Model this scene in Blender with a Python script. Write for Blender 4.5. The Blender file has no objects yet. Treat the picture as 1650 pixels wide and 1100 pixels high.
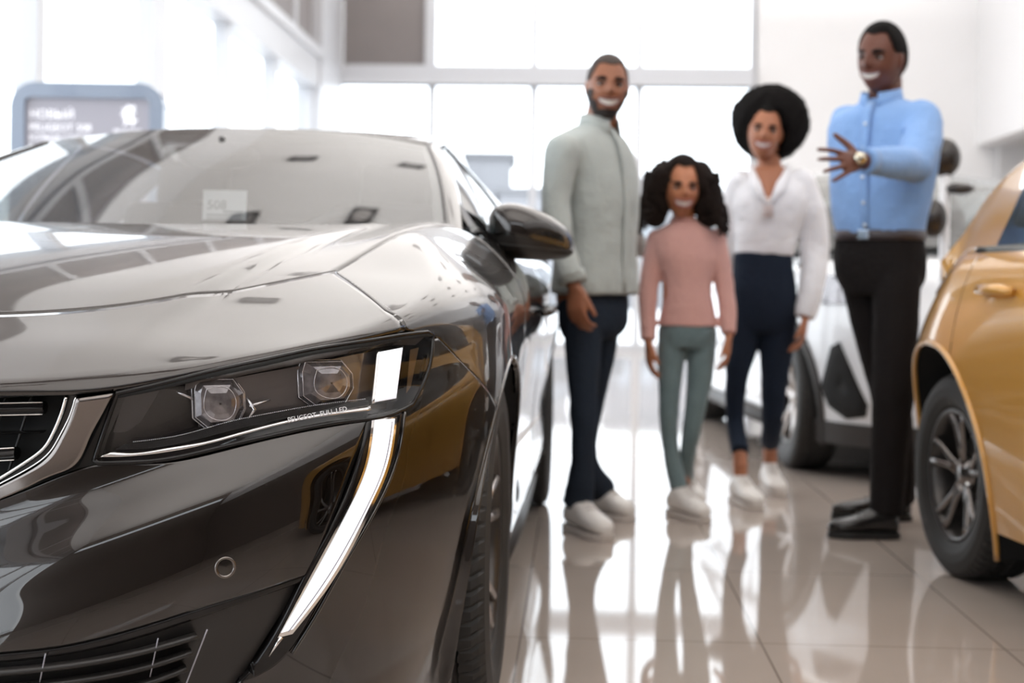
import bpy, bmesh, math, random
import numpy as np
from mathutils import Vector, Matrix

# ------------------------------------------------------------------ camera
F_PX = 2292.0; CX = 825.0; CYH = 461.0; ROLL = 0.015; CAMH = 0.88
scn = bpy.context.scene
COL = scn.collection
cam_d = bpy.data.cameras.new('camera'); cam = bpy.data.objects.new('camera', cam_d); COL.objects.link(cam)
cam.location = (0, 0, CAMH)
cam.rotation_euler = (Matrix.Rotation(math.pi/2, 3, 'X') @ Matrix.Rotation(ROLL, 3, 'Z')).to_euler()
cam_d.sensor_width = 36.0; cam_d.lens = F_PX*36.0/1650.0
cam_d.shift_y = -(550.0-CYH)/1650.0
cam_d.clip_start = 0.05; cam_d.clip_end = 400
cam_d.dof.use_dof = True; cam_d.dof.focus_distance = 2.27; cam_d.dof.aperture_fstop = 3.2
scn.camera = cam
# ------------------------------------------------------------------ light and colour
scn.view_settings.view_transform = 'Standard'; scn.view_settings.look = 'None'
scn.view_settings.gamma = 1.0; scn.view_settings.use_curve_mapping = False
scn.view_settings.exposure = 0.25
wd = bpy.data.worlds.new('overcast_sky'); scn.world = wd; wd.use_nodes = True
bg = wd.node_tree.nodes['Background']; bg.inputs[0].default_value = (0.93, 0.97, 1.0, 1); bg.inputs[1].default_value = 3.2
scn.cycles.use_denoising = True
scn.cycles.max_bounces = 10; scn.cycles.diffuse_bounces = 5; scn.cycles.glossy_bounces = 6
scn.cycles.transparent_max_bounces = 16; scn.cycles.transmission_bounces = 8
scn.cycles.caustics_reflective = False; scn.cycles.caustics_refractive = False
scn.cycles.sample_clamp_indirect = 6.0

TR = 0.0458                      # the room is turned this much to the camera
def room(x, y, z=0.0):
    c, s = math.cos(TR), math.sin(TR)
    return (x*c + y*s, -x*s + y*c, z)
def area(name, loc, rot, sx, sy, power, color=(1, 1, 1), spread=math.pi, portal=False):
    l = bpy.data.lights.new(name, 'AREA'); l.shape = 'RECTANGLE'; l.size = sx; l.size_y = sy; l.energy = power; l.color = color
    l.spread = spread
    if portal: l.cycles.is_portal = True
    o = bpy.data.objects.new(name, l); COL.objects.link(o); o.location = loc; o.rotation_euler = rot
    return o

# ------------------------------------------------------------------ helpers
def px2w(px, py, Y):
    """world point at depth Y seen at that place of the photograph"""
    a = px-CX; b = py-CYH            # a = u + r v ; b = r u - v
    u = (a + ROLL*b)/(1+ROLL*ROLL); v = ROLL*u - b
    return Vector((u*Y/F_PX, Y, CAMH + v*Y/F_PX))
def w2px(p):
    u = F_PX*p[0]/p[1]; v = F_PX*(p[2]-CAMH)/p[1]
    return (CX+u+ROLL*v, CYH+ROLL*u-v)

_m = {}
def mat(name, col=(0.8, 0.8, 0.8), rough=0.5, metal=0.0, coat=0.0, coatr=0.03, coat_ior=1.5, spec=0.5, emit=None, es=0.0,
        noise=None, bump=None, sheen=0.0, ior=1.5, sss=0.0):
    """noise=(scale, amount) varies the colour; bump=(scale, strength)"""
    if name in _m: return _m[name]
    m = bpy.data.materials.new(name); m.use_nodes = True; nt = m.node_tree; b = nt.nodes['Principled BSDF']
    b.inputs['Base Color'].default_value = (*col, 1); b.inputs['Roughness'].default_value = rough
    b.inputs['Metallic'].default_value = metal; b.inputs['Coat Weight'].default_value = coat
    b.inputs['Coat Roughness'].default_value = coatr; b.inputs['Coat IOR'].default_value = coat_ior
    b.inputs['Specular IOR Level'].default_value = spec; b.inputs['IOR'].default_value = ior
    b.inputs['Sheen Weight'].default_value = sheen
    if sss: b.inputs['Subsurface Weight'].default_value = sss; b.inputs['Subsurface Scale'].default_value = 0.01
    if emit: b.inputs['Emission Color'].default_value = (*emit, 1); b.inputs['Emission Strength'].default_value = es
    if noise or bump:
        tc = nt.nodes.new('ShaderNodeTexCoord')
    if noise:
        n = nt.nodes.new('ShaderNodeTexNoise'); n.inputs['Scale'].default_value = noise[0]; n.inputs['Detail'].default_value = 6
        nt.links.new(tc.outputs['Object'], n.inputs['Vector'])
        mx = nt.nodes.new('ShaderNodeMix'); mx.data_type = 'RGBA'
        lo = [max(0, c*(1-noise[1])) for c in col]; hi = [min(1, c*(1+noise[1])) for c in col]
        mx.inputs[6].default_value = (*lo, 1); mx.inputs[7].default_value = (*hi, 1)
        nt.links.new(n.outputs['Fac'], mx.inputs[0]); nt.links.new(mx.outputs[2], b.inputs['Base Color'])
    if bump:
        n2 = nt.nodes.new('ShaderNodeTexNoise'); n2.inputs['Scale'].default_value = bump[0]; n2.inputs['Detail'].default_value = 5
        nt.links.new(tc.outputs['Object'], n2.inputs['Vector'])
        bp = nt.nodes.new('ShaderNodeBump'); bp.inputs['Strength'].default_value = bump[1]; bp.inputs['Distance'].default_value = 0.02
        nt.links.new(n2.outputs['Fac'], bp.inputs['Height']); nt.links.new(bp.outputs['Normal'], b.inputs['Normal'])
    _m[name] = m; return m
def glass_mat(name, tint=(1, 1, 1), ior=1.5, rough=0.0):
    """thin pane: clear with a Fresnel reflection"""
    if name in _m: return _m[name]
    m = bpy.data.materials.new(name); m.use_nodes = True; nt = m.node_tree
    for n in list(nt.nodes): nt.nodes.remove(n)
    out = nt.nodes.new('ShaderNodeOutputMaterial'); mix = nt.nodes.new('ShaderNodeMixShader')
    tr = nt.nodes.new('ShaderNodeBsdfTransparent'); gl = nt.nodes.new('ShaderNodeBsdfGlossy'); fr = nt.nodes.new('ShaderNodeFresnel')
    tr.inputs[0].default_value = (*tint, 1); gl.inputs['Roughness'].default_value = rough; geo = nt.nodes.new('ShaderNodeNewGeometry'); io = nt.nodes.new('ShaderNodeMix'); io.inputs[2].default_value = ior; io.inputs[3].default_value = 1/ior
    nt.links.new(geo.outputs['Backfacing'], io.inputs[0]); nt.links.new(io.outputs[0], fr.inputs[0])   # same pane from either side
    nt.links.new(fr.outputs[0], mix.inputs[0]); nt.links.new(tr.outputs[0], mix.inputs[1]); nt.links.new(gl.outputs[0], mix.inputs[2])
    nt.links.new(mix.outputs[0], out.inputs[0]); _m[name] = m; return m

def empty(name, loc, rotz=0.0, label=None, cat=None, group=None):
    o = bpy.data.objects.new(name, None); COL.objects.link(o); o.location = loc; o.rotation_euler = (0, 0, rotz)
    o.empty_display_size = 0.2
    if label: tag(o, label, cat, group)
    return o
def tag(o, label, cat, group=None):
    o['label'] = label; o['category'] = cat
    if group: o['group'] = group
    return o
def struct(o): o['kind'] = 'structure'; return o

class MB:
    """collects shapes into one mesh; several materials allowed"""
    def __init__(s): s.v = []; s.f = []; s.mi = []; s.sm = []; s.mats = []; s.cur = 0
    def use(s, m):
        if m not in s.mats: s.mats.append(m)
        s.cur = s.mats.index(m); return s
    def add(s, V, Fc, smooth=True):
        o = len(s.v); s.v.extend([tuple(map(float, p)) for p in V])
        for f in Fc: s.f.append([o+i for i in f]); s.mi.append(s.cur); s.sm.append(smooth)
        return s
    def box(s, c, d, rot=None, bev=0.0):
        cx, cy, cz = c; hx, hy, hz = d[0]/2, d[1]/2, d[2]/2
        if bev <= 0:
            V = [Vector((x*hx, y*hy, z*hz)) for x in (-1, 1) for y in (-1, 1) for z in (-1, 1)]
            Fc = [(0, 1, 3, 2), (4, 6, 7, 5), (0, 4, 5, 1), (2, 3, 7, 6), (0, 2, 6, 4), (1, 5, 7, 3)]
        else:
            bm = bmesh.new(); bmesh.ops.create_cube(bm, size=1.0)
            for v in bm.verts: v.co = Vector((v.co.x*2*hx, v.co.y*2*hy, v.co.z*2*hz))
            bmesh.ops.bevel(bm, geom=bm.edges[:], offset=min(bev, hx*.95, hy*.95, hz*.95), segments=3, profile=0.6, affect='EDGES')
            bm.verts.index_update(); V = [v.co.copy() for v in bm.verts]; Fc = [[v.index for v in f.verts] for f in bm.faces]; bm.free()
        if rot is not None: V = [rot @ v for v in V]
        return s.add([v+Vector(c) for v in V], Fc, False)
    def grid(s, P, closed_u=False, closed_v=False, smooth=True, flip=False, mask=None):
        P = np.asarray(P, float); m, n = P.shape[:2]; Fc = []
        for i in range(m if closed_u else m-1):
            for j in range(n if closed_v else n-1):
                if mask is not None and not mask[i, j]: continue
                a, b, c, d = i*n+j, ((i+1) % m)*n+j, ((i+1) % m)*n+(j+1) % n, i*n+(j+1) % n
                Fc.append((a, d, c, b) if flip else (a, b, c, d))
        return s.add(P.reshape(-1, 3), Fc, smooth)
    def tube(s, pts, r, n=10, cap=True, flat=1.0, up=None):
        """tube along points; r a number or list (or (rx,ry) pairs)"""
        pts = [Vector(p) for p in pts]; k = len(pts)
        rr = r if isinstance(r, (list, tuple)) else [r]*k
        T = []
        for i in range(k):
            a = pts[max(0, i-1)]; b = pts[min(k-1, i+1)]; t = (b-a); T.append(t.normalized() if t.length > 1e-9 else Vector((0, 0, 1)))
        N = Vector(up) if up is not None else (Vector((0, 1, 0)) if abs(T[0].y) < 0.9 else Vector((1, 0, 0)))
        P = []
        for i in range(k):
            N = (N - T[i]*N.dot(T[i])).normalized(); B = T[i].cross(N)
            ri = rr[i]; rx, ry = (ri if isinstance(ri, (list, tuple)) else (ri, ri*flat))
            P.append([pts[i] + B*(rx*math.cos(2*math.pi*j/n)) + N*(ry*math.sin(2*math.pi*j/n)) for j in range(n)])
        o = len(s.v); s.grid(np.array([[list(q) for q in row] for row in P]), closed_v=True)
        if cap:
            s.f.append([o+j for j in range(n)]); s.f.append([o+(k-1)*n+j for j in reversed(range(n))]); s.mi += [s.cur]*2; s.sm += [False]*2
        return s
    def lathe(s, prof, n=48, axis='x', c=(0, 0, 0), closed=False):
        """prof = [(r, a)] radius and place along the axis"""
        P = []
        for i in range(n):
            t = 2*math.pi*i/n; row = []
            for r, a in prof:
                u, w = r*math.cos(t), r*math.sin(t)
                p = {'x': (a, u, w), 'y': (u, a, w), 'z': (u, w, a)}[axis]
                row.append((p[0]+c[0], p[1]+c[1], p[2]+c[2]))
            P.append(row)
        return s.grid(np.array(P), closed_u=True, closed_v=closed)
    def sphere(s, c, r, nu=20, nv=14, rot=None):
        rx, ry, rz = (r if isinstance(r, (tuple, list)) else (r, r, r)); P = []
        for i in range(nv+1):
            ph = math.pi*i/nv; row = []
            for j in range(nu):
                t = 2*math.pi*j/nu; v = Vector((rx*math.sin(ph)*math.cos(t), ry*math.sin(ph)*math.sin(t), rz*math.cos(ph)))
                if rot is not None: v = rot @ v
                row.append((v.x+c[0], v.y+c[1], v.z+c[2]))
            P.append(row)
        return s.grid(np.array(P), closed_v=True)
    def prism(s, poly, y0, y1, plane='xz'):
        """poly extruded between y0 and y1"""
        n = len(poly); V = []
        for y in (y0, y1):
            for a, b in poly: V.append({'xz': (a, y, b), 'xy': (a, b, y), 'yz': (y, a, b)}[plane])
        Fc = [list(range(n)), list(range(2*n-1, n-1, -1))]+[(i, n+i, n+(i+1) % n, (i+1) % n) for i in range(n)]
        return s.add(V, Fc, False)
    def build(s, name, material=None, parent=None, loc=None, fix=True, weld=0.0):
        me = bpy.data.meshes.new(name); me.from_pydata(s.v, [], s.f)
        mats = s.mats if s.mats else [material]
        for m in mats: me.materials.append(m)
        if s.mats: me.polygons.foreach_set('material_index', s.mi)
        me.polygons.foreach_set('use_smooth', s.sm)
        if weld > 0 or fix:
            bm = bmesh.new(); bm.from_mesh(me)
            if weld > 0: bmesh.ops.remove_doubles(bm, verts=bm.verts[:], dist=weld)
            if fix: bmesh.ops.recalc_face_normals(bm, faces=bm.faces[:])
            bm.to_mesh(me); bm.free()
        me.update()
        o = bpy.data.objects.new(name, me); COL.objects.link(o)
        if parent: o.parent = parent
        if loc is not None: o.location = loc
        return o
def solid(o, t, off=-1.0):
    md = o.modifiers.new('thickness', 'SOLIDIFY'); md.thickness = t; md.offset = off; return o
def bevel(o, w, seg=2):
    md = o.modifiers.new('bevel', 'BEVEL'); md.width = w; md.segments = seg; md.limit_method = 'ANGLE'; return o
def remesh(o, vox, smooth=2, fac=0.5):
    md = o.modifiers.new('remesh', 'REMESH'); md.mode = 'VOXEL'; md.voxel_size = vox; md.use_smooth_shade = True
    if smooth:
        sm = o.modifiers.new('smooth', 'SMOOTH'); sm.iterations = smooth; sm.factor = fac
    return o
def clone(o, parent=None):
    c = o.copy(); COL.objects.link(c)
    if parent is not None: c.parent = parent
    for ch in list(o.children): clone(ch, c)
    return c

class Spl:
    """natural cubic spline through (t, value...)"""
    def __init__(s, t, v):
        s.t = np.asarray(t, float); s.v = np.asarray(v, float)
        if s.v.ndim == 1: s.v = s.v[:, None]; s.one = True
        else: s.one = False
        n = len(s.t); h = np.diff(s.t); A = np.zeros((n, n)); B = np.zeros((n, s.v.shape[1])); A[0, 0] = A[-1, -1] = 1
        for i in range(1, n-1):
            A[i, i-1] = h[i-1]; A[i, i] = 2*(h[i-1]+h[i]); A[i, i+1] = h[i]
            B[i] = 6*((s.v[i+1]-s.v[i])/h[i]-(s.v[i]-s.v[i-1])/h[i-1])
        s.m = np.linalg.solve(A, B); s.h = h
    def __call__(s, x):
        x = np.asarray(x, float); xc = np.clip(x, s.t[0], s.t[-1]); i = np.clip(np.searchsorted(s.t, xc)-1, 0, len(s.t)-2)
        h = s.h[i][..., None]; a = (s.t[i+1]-xc)[..., None]; b = (xc-s.t[i])[..., None]
        r = (s.m[i]*a**3+s.m[i+1]*b**3)/(6*h)+(s.v[i]/h-s.m[i]*h/6)*a+(s.v[i+1]/h-s.m[i+1]*h/6)*b
        return r[..., 0] if s.one else r
def lin(t, v):
    t = np.asarray(t, float); v = np.asarray(v, float)
    return lambda x: np.interp(x, t, v)
def curve(pts, n, smooth=True):
    """n points along a polyline, spaced by its length"""
    p = np.asarray(pts, float); d = np.r_[0, np.cumsum(np.maximum(1e-6, np.linalg.norm(np.diff(p, axis=0), axis=1)))]; d /= d[-1]
    x = np.linspace(0, 1, n)
    if smooth and len(p) > 2: return Spl(d, p)(x)
    return np.stack([np.interp(x, d, p[:, k]) for k in range(p.shape[1])], 1)
def sstep(x, a, b):
    t = np.clip((np.asarray(x, float)-a)/(b-a), 0, 1); return t*t*(3-2*t)
def ruled(A, B, n):
    """grid between two rows of points of the same length"""
    A = np.asarray(A, float); B = np.asarray(B, float); t = np.linspace(0, 1, n)[:, None, None]
    return A[None]*(1-t)+B[None]*t
def coons(b, t, l, r):
    """b,t run the same way (n pts); l,r from b to t (m pts) -> (m,n,3)"""
    b, t, l, r = map(lambda q: np.asarray(q, float), (b, t, l, r)); n = len(b); m = len(l)
    u = np.linspace(0, 1, n)[None, :, None]; v = np.linspace(0, 1, m)[:, None, None]
    return (1-v)*b[None]+v*t[None]+(1-u)*l[:, None]+u*r[:, None]-((1-u)*(1-v)*b[0]+u*(1-v)*b[-1]+(1-u)*v*t[0]+u*v*t[-1])
def text_mesh(body, size, name='text'):
    """letters as mesh data in the xy plane; returns verts, faces"""
    cu = bpy.data.curves.new(name, 'FONT'); cu.body = body; cu.size = size; cu.extrude = size*0.02; cu.align_x = 'LEFT'
    cu.resolution_u = 3
    o = bpy.data.objects.new(name, cu); COL.objects.link(o); bpy.context.view_layer.update()
    dg = bpy.context.evaluated_depsgraph_get(); me = bpy.data.meshes.new_from_object(o.evaluated_get(dg))
    V = [v.co.copy() for v in me.vertices]; Fc = [list(p.vertices) for p in me.polygons]
    bpy.data.objects.remove(o); bpy.data.meshes.remove(me); bpy.data.curves.remove(cu)
    return V, Fc
# ------------------------------------------------------------------ the showroom
YB = 20.0; XL = -3.45; XR = 5.5; YF = -7.0; HC = 6.2
white = mat('white_plaster', (0.80, 0.80, 0.81), 0.6, noise=(3, 0.015))
whitefr = mat('white_frame_metal', (0.60, 0.61, 0.64), 0.35)
palegrey = mat('pale_grey_plaster', (0.62, 0.62, 0.63), 0.6)
panelgrey = mat('taupe_panel', (0.22, 0.195, 0.19), 0.5, noise=(2, 0.08))
ceilmat = mat('ceiling_white', (0.82, 0.81, 0.80), 0.7, noise=(1.2, 0.02))
darkwall = mat('warm_grey_wall', (0.13, 0.105, 0.09), 0.7, noise=(2, 0.1))
pane = glass_mat('window_glass', (0.97, 0.985, 1.0), 1.15)

def rbox(mb, x0, x1, y0, y1, z0, z1):
    """box in room axes"""
    V = [room(x, y, z) for x in (x0, x1) for y in (y0, y1) for z in (z0, z1)]
    return mb.add(V, [(0, 1, 3, 2), (4, 6, 7, 5), (0, 4, 5, 1), (2, 3, 7, 6), (0, 2, 6, 4), (1, 5, 7, 3)], False)

# floor: glossy beige tiles with thin joints, pattern in room axes
fm = bpy.data.materials.new('beige_floor_tiles'); fm.use_nodes = True; nt = fm.node_tree; b = nt.nodes['Principled BSDF']
tc = nt.nodes.new('ShaderNodeTexCoord'); mp = nt.nodes.new('ShaderNodeMapping')
nt.links.new(tc.outputs['Object'], mp.inputs[0])
mp.inputs['Location'].default_value = (-0.471/0.6+0.0, -3.57/0.9, 0); mp.inputs['Scale'].default_value = (1/0.6, 1/0.9, 1)
sp = nt.nodes.new('ShaderNodeSeparateXYZ'); nt.links.new(mp.outputs[0], sp.inputs[0])
def joint(sock, w):
    f1 = nt.nodes.new('ShaderNodeMath'); f1.operation = 'FRACT'; nt.links.new(sock, f1.inputs[0])
    s1 = nt.nodes.new('ShaderNodeMath'); s1.operation = 'SUBTRACT'; nt.links.new(f1.outputs[0], s1.inputs[0]); s1.inputs[1].default_value = 0.5
    a1 = nt.nodes.new('ShaderNodeMath'); a1.operation = 'ABSOLUTE'; nt.links.new(s1.outputs[0], a1.inputs[0])
    g1 = nt.nodes.new('ShaderNodeMath'); g1.operation = 'GREATER_THAN'; nt.links.new(a1.outputs[0], g1.inputs[0]); g1.inputs[1].default_value = 0.5-w
    return g1
j1 = joint(sp.outputs[0], 0.0045); j2 = joint(sp.outputs[1], 0.003)
mxj = nt.nodes.new('ShaderNodeMath'); mxj.operation = 'MAXIMUM'; nt.links.new(j1.outputs[0], mxj.inputs[0]); nt.links.new(j2.outputs[0], mxj.inputs[1])
nz = nt.nodes.new('ShaderNodeTexNoise'); nz.inputs['Scale'].default_value = 2.5; nz.inputs['Detail'].default_value = 7; nt.links.new(tc.outputs['Object'], nz.inputs['Vector'])
c1 = nt.nodes.new('ShaderNodeMix'); c1.data_type = 'RGBA'; c1.inputs[6].default_value = (0.40, 0.342, 0.30, 1); c1.inputs[7].default_value = (0.47, 0.405, 0.36, 1)
nt.links.new(nz.outputs['Fac'], c1.inputs[0])
c2 = nt.nodes.new('ShaderNodeMix'); c2.data_type = 'RGBA'; c2.inputs[7].default_value = (0.22, 0.18, 0.155, 1)
nt.links.new(mxj.outputs[0], c2.inputs[0]); nt.links.new(c1.outputs[2], c2.inputs[6]); nt.links.new(c2.outputs[2], b.inputs['Base Color'])
b.inputs['Roughness'].default_value = 0.045; b.inputs['IOR'].default_value = 1.55
mb = MB(); rbox(mb, XL-0.3, 14, YF-0.3, YB+0.3, -0.15, 0)
mb2 = MB(); mb2.add([(x, y, z) for x in (XL-.3, 14) for y in (YF-.3, YB+.3) for z in (-.15, 0)], [(0, 1, 3, 2), (4, 6, 7, 5), (0, 4, 5, 1), (2, 3, 7, 6), (0, 2, 6, 4), (1, 5, 7, 3)], False)
fl = struct(mb2.build('floor', fm)); fl.rotation_euler = (0, 0, -TR)

# ceiling with small square dark downlights and a couple of dark service strips
ce = struct(rbox(MB(), XL-0.3, 14, YF-0.3, YB+0.3, HC, HC+0.2).build('ceiling', ceilmat))
lampdark = mat('downlight_black', (0.05, 0.045, 0.045), 0.4)
beamdark = mat('ceiling_beam_taupe', (0.13, 0.105, 0.10), 0.5)
proto = None
for i, x in enumerate((-2.4, -0.9, 0.6, 2.1, 3.6)):
    for j, y in enumerate((1.5, 4.2, 6.9, 9.6, 12.3, 15.0, 17.7)):
        if proto is None:
            t = empty('ceiling_downlight', (0, 0, HC))
            MB().box((0, 0, -0.04), (0.34, 0.34, 0.08), bev=0.01).build('housing', lampdark, t)
            MB().lathe([(0.001, -0.082), (0.10, -0.082), (0.12, -0.085), (0.125, -0.078)], 24, 'z').build('reflector', mat('downlight_rim', (.35, .33, .32), .3, 1.0), t)
            proto = t
        else: t = clone(proto)
        t.location = room(x, y, HC); t.rotation_euler = (0, 0, -TR)
        tag(t, 'square black ceiling downlight set flush in the white showroom ceiling', 'ceiling light', 'downlights in the ceiling')
tb = rbox(MB(), XL, 5.5, 3.0, 3.7, HC-0.3, HC-0.001); struct(tb.build('trim_1', beamdark))

# added upward area lights with no fixture, to brighten the ceiling evenly
for x in (-0.9, 3.2):
    for y in (-2.5, 6.0, 14.5): area('ceiling_fill_light', room(x, y, 4.6), (math.pi, 0, TR), 4.0, 8.3, 215, (1, .97, .94))

# left glass wall: plinth, beam, upper panels, columns
mullY = [-0.2-2.3*2, -0.2-2.3, -0.2, 2.1, 4.4, 6.7, 9.0, 11.6, 13.9, 16.1, 18.4]
w = MB(); w.use(whitefr)
rbox(w, XL-0.2, XL+0.05, YF, YB, 3.43, 3.92)               # beam
rbox(w, XL-0.12, XL+0.10, YF, YB, 3.80, 3.92)
rbox(w, XL-0.15, XL, YF, YB, 0, 0.12)
for y in mullY:
    wd_ = 0.16 if y != 11.6 else 0.42
    rbox(w, XL-0.16, XL-0.02, y-wd_/2, y+wd_/2, 0.12, 3.43)
rbox(w, XL-0.25, XL+0.09, 18.35, YB, 0, HC)                # corner column
w.use(panelgrey)
for k in range(12):
    y0 = YF+k*2.2; rbox(w, XL-0.15, XL-0.05, y0+0.08, min(18.35, y0+2.12), 3.92, 5.0)
w.use(white); rbox(w, XL-0.2, XL, YF, YB, 5.0, HC)
w.use(whitefr)
for k in range(12):
    y0 = YF+k*2.2; rbox(w, XL-0.16, XL-0.02, y0-0.08, y0+0.08, 3.92, HC)
struct(w.build('wall_left', None))
ys = [YF]+mullY+[19.4]
for k in range(len(ys)-1):
    g = MB(); rbox(g, XL-0.10, XL-0.09, ys[k]+.05, ys[k+1]-.05, 0.12, 3.43); struct(g.build('window_%d' % (k+1), pane))
nwin = len(ys)

# back wall: glazing up to a transom, upper windows, taupe panel, white wall to the right
w = MB(); w.use(whitefr)
rbox(w, XL, 2.42, YB-0.10, YB+0.15, 3.70, 3.97)           # transom
rbox(w, XL, 2.42, YB-0.18, YB+0.15, 3.70, 3.80)
rbox(w, XL, 2.42, YB, YB+0.12, 0, 0.10)
mull = (-2.09, -0.65, 0.83, 2.42)
for x in mull: rbox(w, x-0.05, x+0.05, YB, YB+0.12, 0.1, HC)
w.use(panelgrey); rbox(w, -3.36, -2.19, YB+0.02, YB+0.1, 3.97, HC)
w.use(whitefr); rbox(w, -2.19, -2.05, YB-0.05, YB+0.1, 3.97, 5.15)
rbox(w, XL, 2.42, YB-0.02, YB+0.1, 5.15, HC)
w.use(white); rbox(w, 2.42, XR+8, YB, YB+0.2, 0, HC)
struct(w.build('wall_back', None))
xs = (XL,)+mull
for k in range(4):
    for (z0, z1) in ((0.1, 3.70), (3.97, HC)):
        if k == 0 and z0 > 1: continue
        nwin += 1; g = MB(); rbox(g, xs[k]+.05, xs[k+1]-.05, YB+.05, YB+.06, z0, z1); struct(g.build('window_%d' % nwin, pane))

# right wall: solid above 2.9 m, a low grey bay behind it
w = MB(); w.use(white)
rbox(w, XR, XR+0.2, YF, YB, 2.92, HC)
rbox(w, XR, XR+0.2, 4.0, 8.0, 0, 2.92)
w.use(darkwall); rbox(w, XR, XR+0.2, YF, 4.0, 0, 2.92)
struct(w.build('wall_right', None))
w = MB(); rbox(w, XR+0.2, 13.5, 8, YB, 2.90, 3.0); struct(w.build('trim_2', palegrey))
w = MB(); rbox(w, XR+0.25, 13.5, YB-0.25, YB-0.02, 0, 2.9); struct(w.build('trim_3', palegrey))
w = MB(); rbox(w, 13.5, 13.6, 8, YB, 0, 3.0); struct(w.build('trim_4', palegrey))

# wall behind the photographer: warm grey with a bright strip of clerestory glass at the right
w = MB(); w.use(darkwall)
rbox(w, XL, XR, YF-0.2, YF, 0, 4.2); rbox(w, XL, XR, YF-0.2, YF, 4.9, HC)
rbox(w, XL, XL+.3, YF-0.2, YF, 4.2, 4.9); rbox(w, XR-.3, XR, YF-0.2, YF, 4.2, 4.9)
struct(w.build('wall_front', None))
nwin += 1; g = MB(); rbox(g, XL+.3, XR-.3, YF-0.09, YF-0.08, 4.2, 4.9); struct(g.build('window_%d' % nwin, pane))

# daylight portals in the real openings (sampling aid, no light of their own)
def portal(c, sx, sy, rot): area('daylight_portal', c, rot, sx, sy, 1.0, portal=True)
portal(room(XL-0.3, 6.2, 1.8), 3.3, 26, (0, -math.pi/2, -TR))
portal(room(-0.5, YB+0.3, 3.1), 5.9, 6.1, (-math.pi/2, 0, -TR))
portal(room(1.0, YF-0.3, 4.55), 8.3, .7, (math.pi/2, 0, -TR))

# outdoors
pav = mat('pale_pavement', (0.72, 0.72, 0.72), 0.8, noise=(0.6, 0.05))
g = MB(); g.box((0, 40, -0.25), (160, 170, 0.1)); struct(g.build('ground', pav))
far = mat('distant_render_wall', (0.26, 0.26, 0.275), 0.8); far2 = mat('distant_roof', (0.19, 0.19, 0.2), 0.8)
for i, (px, wpx, top, Y) in enumerate(((790, 70, 262, 70), (860, 110, 318, 62), (640, 200, 322, 66), (1060, 160, 300, 75))):
    c = px2w(px, top, Y); wm = wpx*Y/F_PX
    t = empty('distant_building', (c.x, Y, -0.2))
    MB().box((0, 0, (c.z+.2)/2), (wm, 6, c.z+.2)).build('wall', far, t)
    MB().box((0, 0, c.z+.3), (wm+.4, 6.4, .25)).build('roof', far2, t)
    wb = MB()
    for k in range(max(2, int(wm/1.2))): wb.box((-wm/2+0.7+k*1.2, -3.02, (c.z)*.6), (0.6, 0.05, 0.9))
    wb.build('window', mat('far_glass', (.35, .37, .4), .3), t)
    tag(t, ('narrow pale tower block seen through the back glass above the mirror', 'low pale building behind the back glass beside the man in the grey shirt',
            'long low pale building behind the windscreen of the dark sedan', 'pale building behind the back glass over the girl')[i], 'building')
# grey strip of parked roofs outside
t = empty('parked_car_outside', (*px2w(820, 330, 26.0).xy, -0.2), 0.0)
def simple_outside(t, m):
    o = MB(); prof = [(-2.1, .3), (-2.15, .75), (-1.3, .95), (-.6, 1.42), (.9, 1.45), (1.6, 1.0), (2.1, .9), (2.15, .35)]
    o.prism(prof, -.85, .85, 'xz'); b_ = o.build('body', m, t); bevel(b_, .08, 3)
    o = MB(); o.prism([(-1.15, .97), (-.55, 1.36), (.85, 1.38), (1.35, 1.02)], -.87, .87, 'xz'); o.build('side_window', mat('far_glass'), t)
    for x in (-1.35, 1.35):
        MB().lathe([(.001, -.88), (.33, -.88), (.33, .88), (.001, .88)], 24, 'y', (x, 0, .33)).build('wheel', mat('pale_hubcap', (.4, .4, .42), .5), t)
simple_outside(t, mat('outside_pale_paint', (.24, .245, .26), .4, coat=.3))
tag(t, 'pale grey car parked outside beyond the glass, just above the dark wing mirror', 'car')
# ------------------------------------------------------------------ the dark sedan
YAW = math.radians(3.7); ORG = Vector((-0.985, 2.12, 0))
cY, sY = math.cos(YAW), math.sin(YAW)
def l2w(p): p = np.asarray(p, float); x, y, z = p[..., 0], p[..., 1], p[..., 2]; return np.stack([ORG.x+x*cY+y*sY, ORG.y-x*sY+y*cY, z], -1)
def w2l(p):
    p = np.asarray(p, float); X, Y, Z = p[..., 0]-ORG.x, p[..., 1]-ORG.y, p[..., 2]; return np.stack([X*cY-Y*sY, X*sY+Y*cY, Z], -1)
WF = Spl([.02, .10, .2, .3, .45, .6, .72, .80, .86, .92, 1.0, 1.12], [.80, .84, .875, .905, .925, .935, .932, .912, .878, .83, .76, .68])
WD = Spl([.02, .15, .25, .4, .55, .7, .82, .90, .96, 1.02, 1.12], [.84, .86, .895, .895, .905, .920, .928, .915, .885, .85, .80])
F0 = Spl([.0, .12, .2, .3, .37, .42, .447, .482, .51, .56, .62, .68, .74, .9, 1.1], [.050, .010, -.018, -.038, -.030, -.018, .002, .033, .039, .040, .034, .020, .0, .0, .0])
GB = Spl([-.3, -.1, 0, .05, .1, .16, .25, .41, .62, 1.0, 1.3, 1.6, 2.2, 4.6], [.60, .66, .706, .728, .750, .775, .806, .862, .920, .985, 1.018, 1.03, 1.035, 1.06])
LF = .93; YR = 3.85; LR = .92
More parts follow.
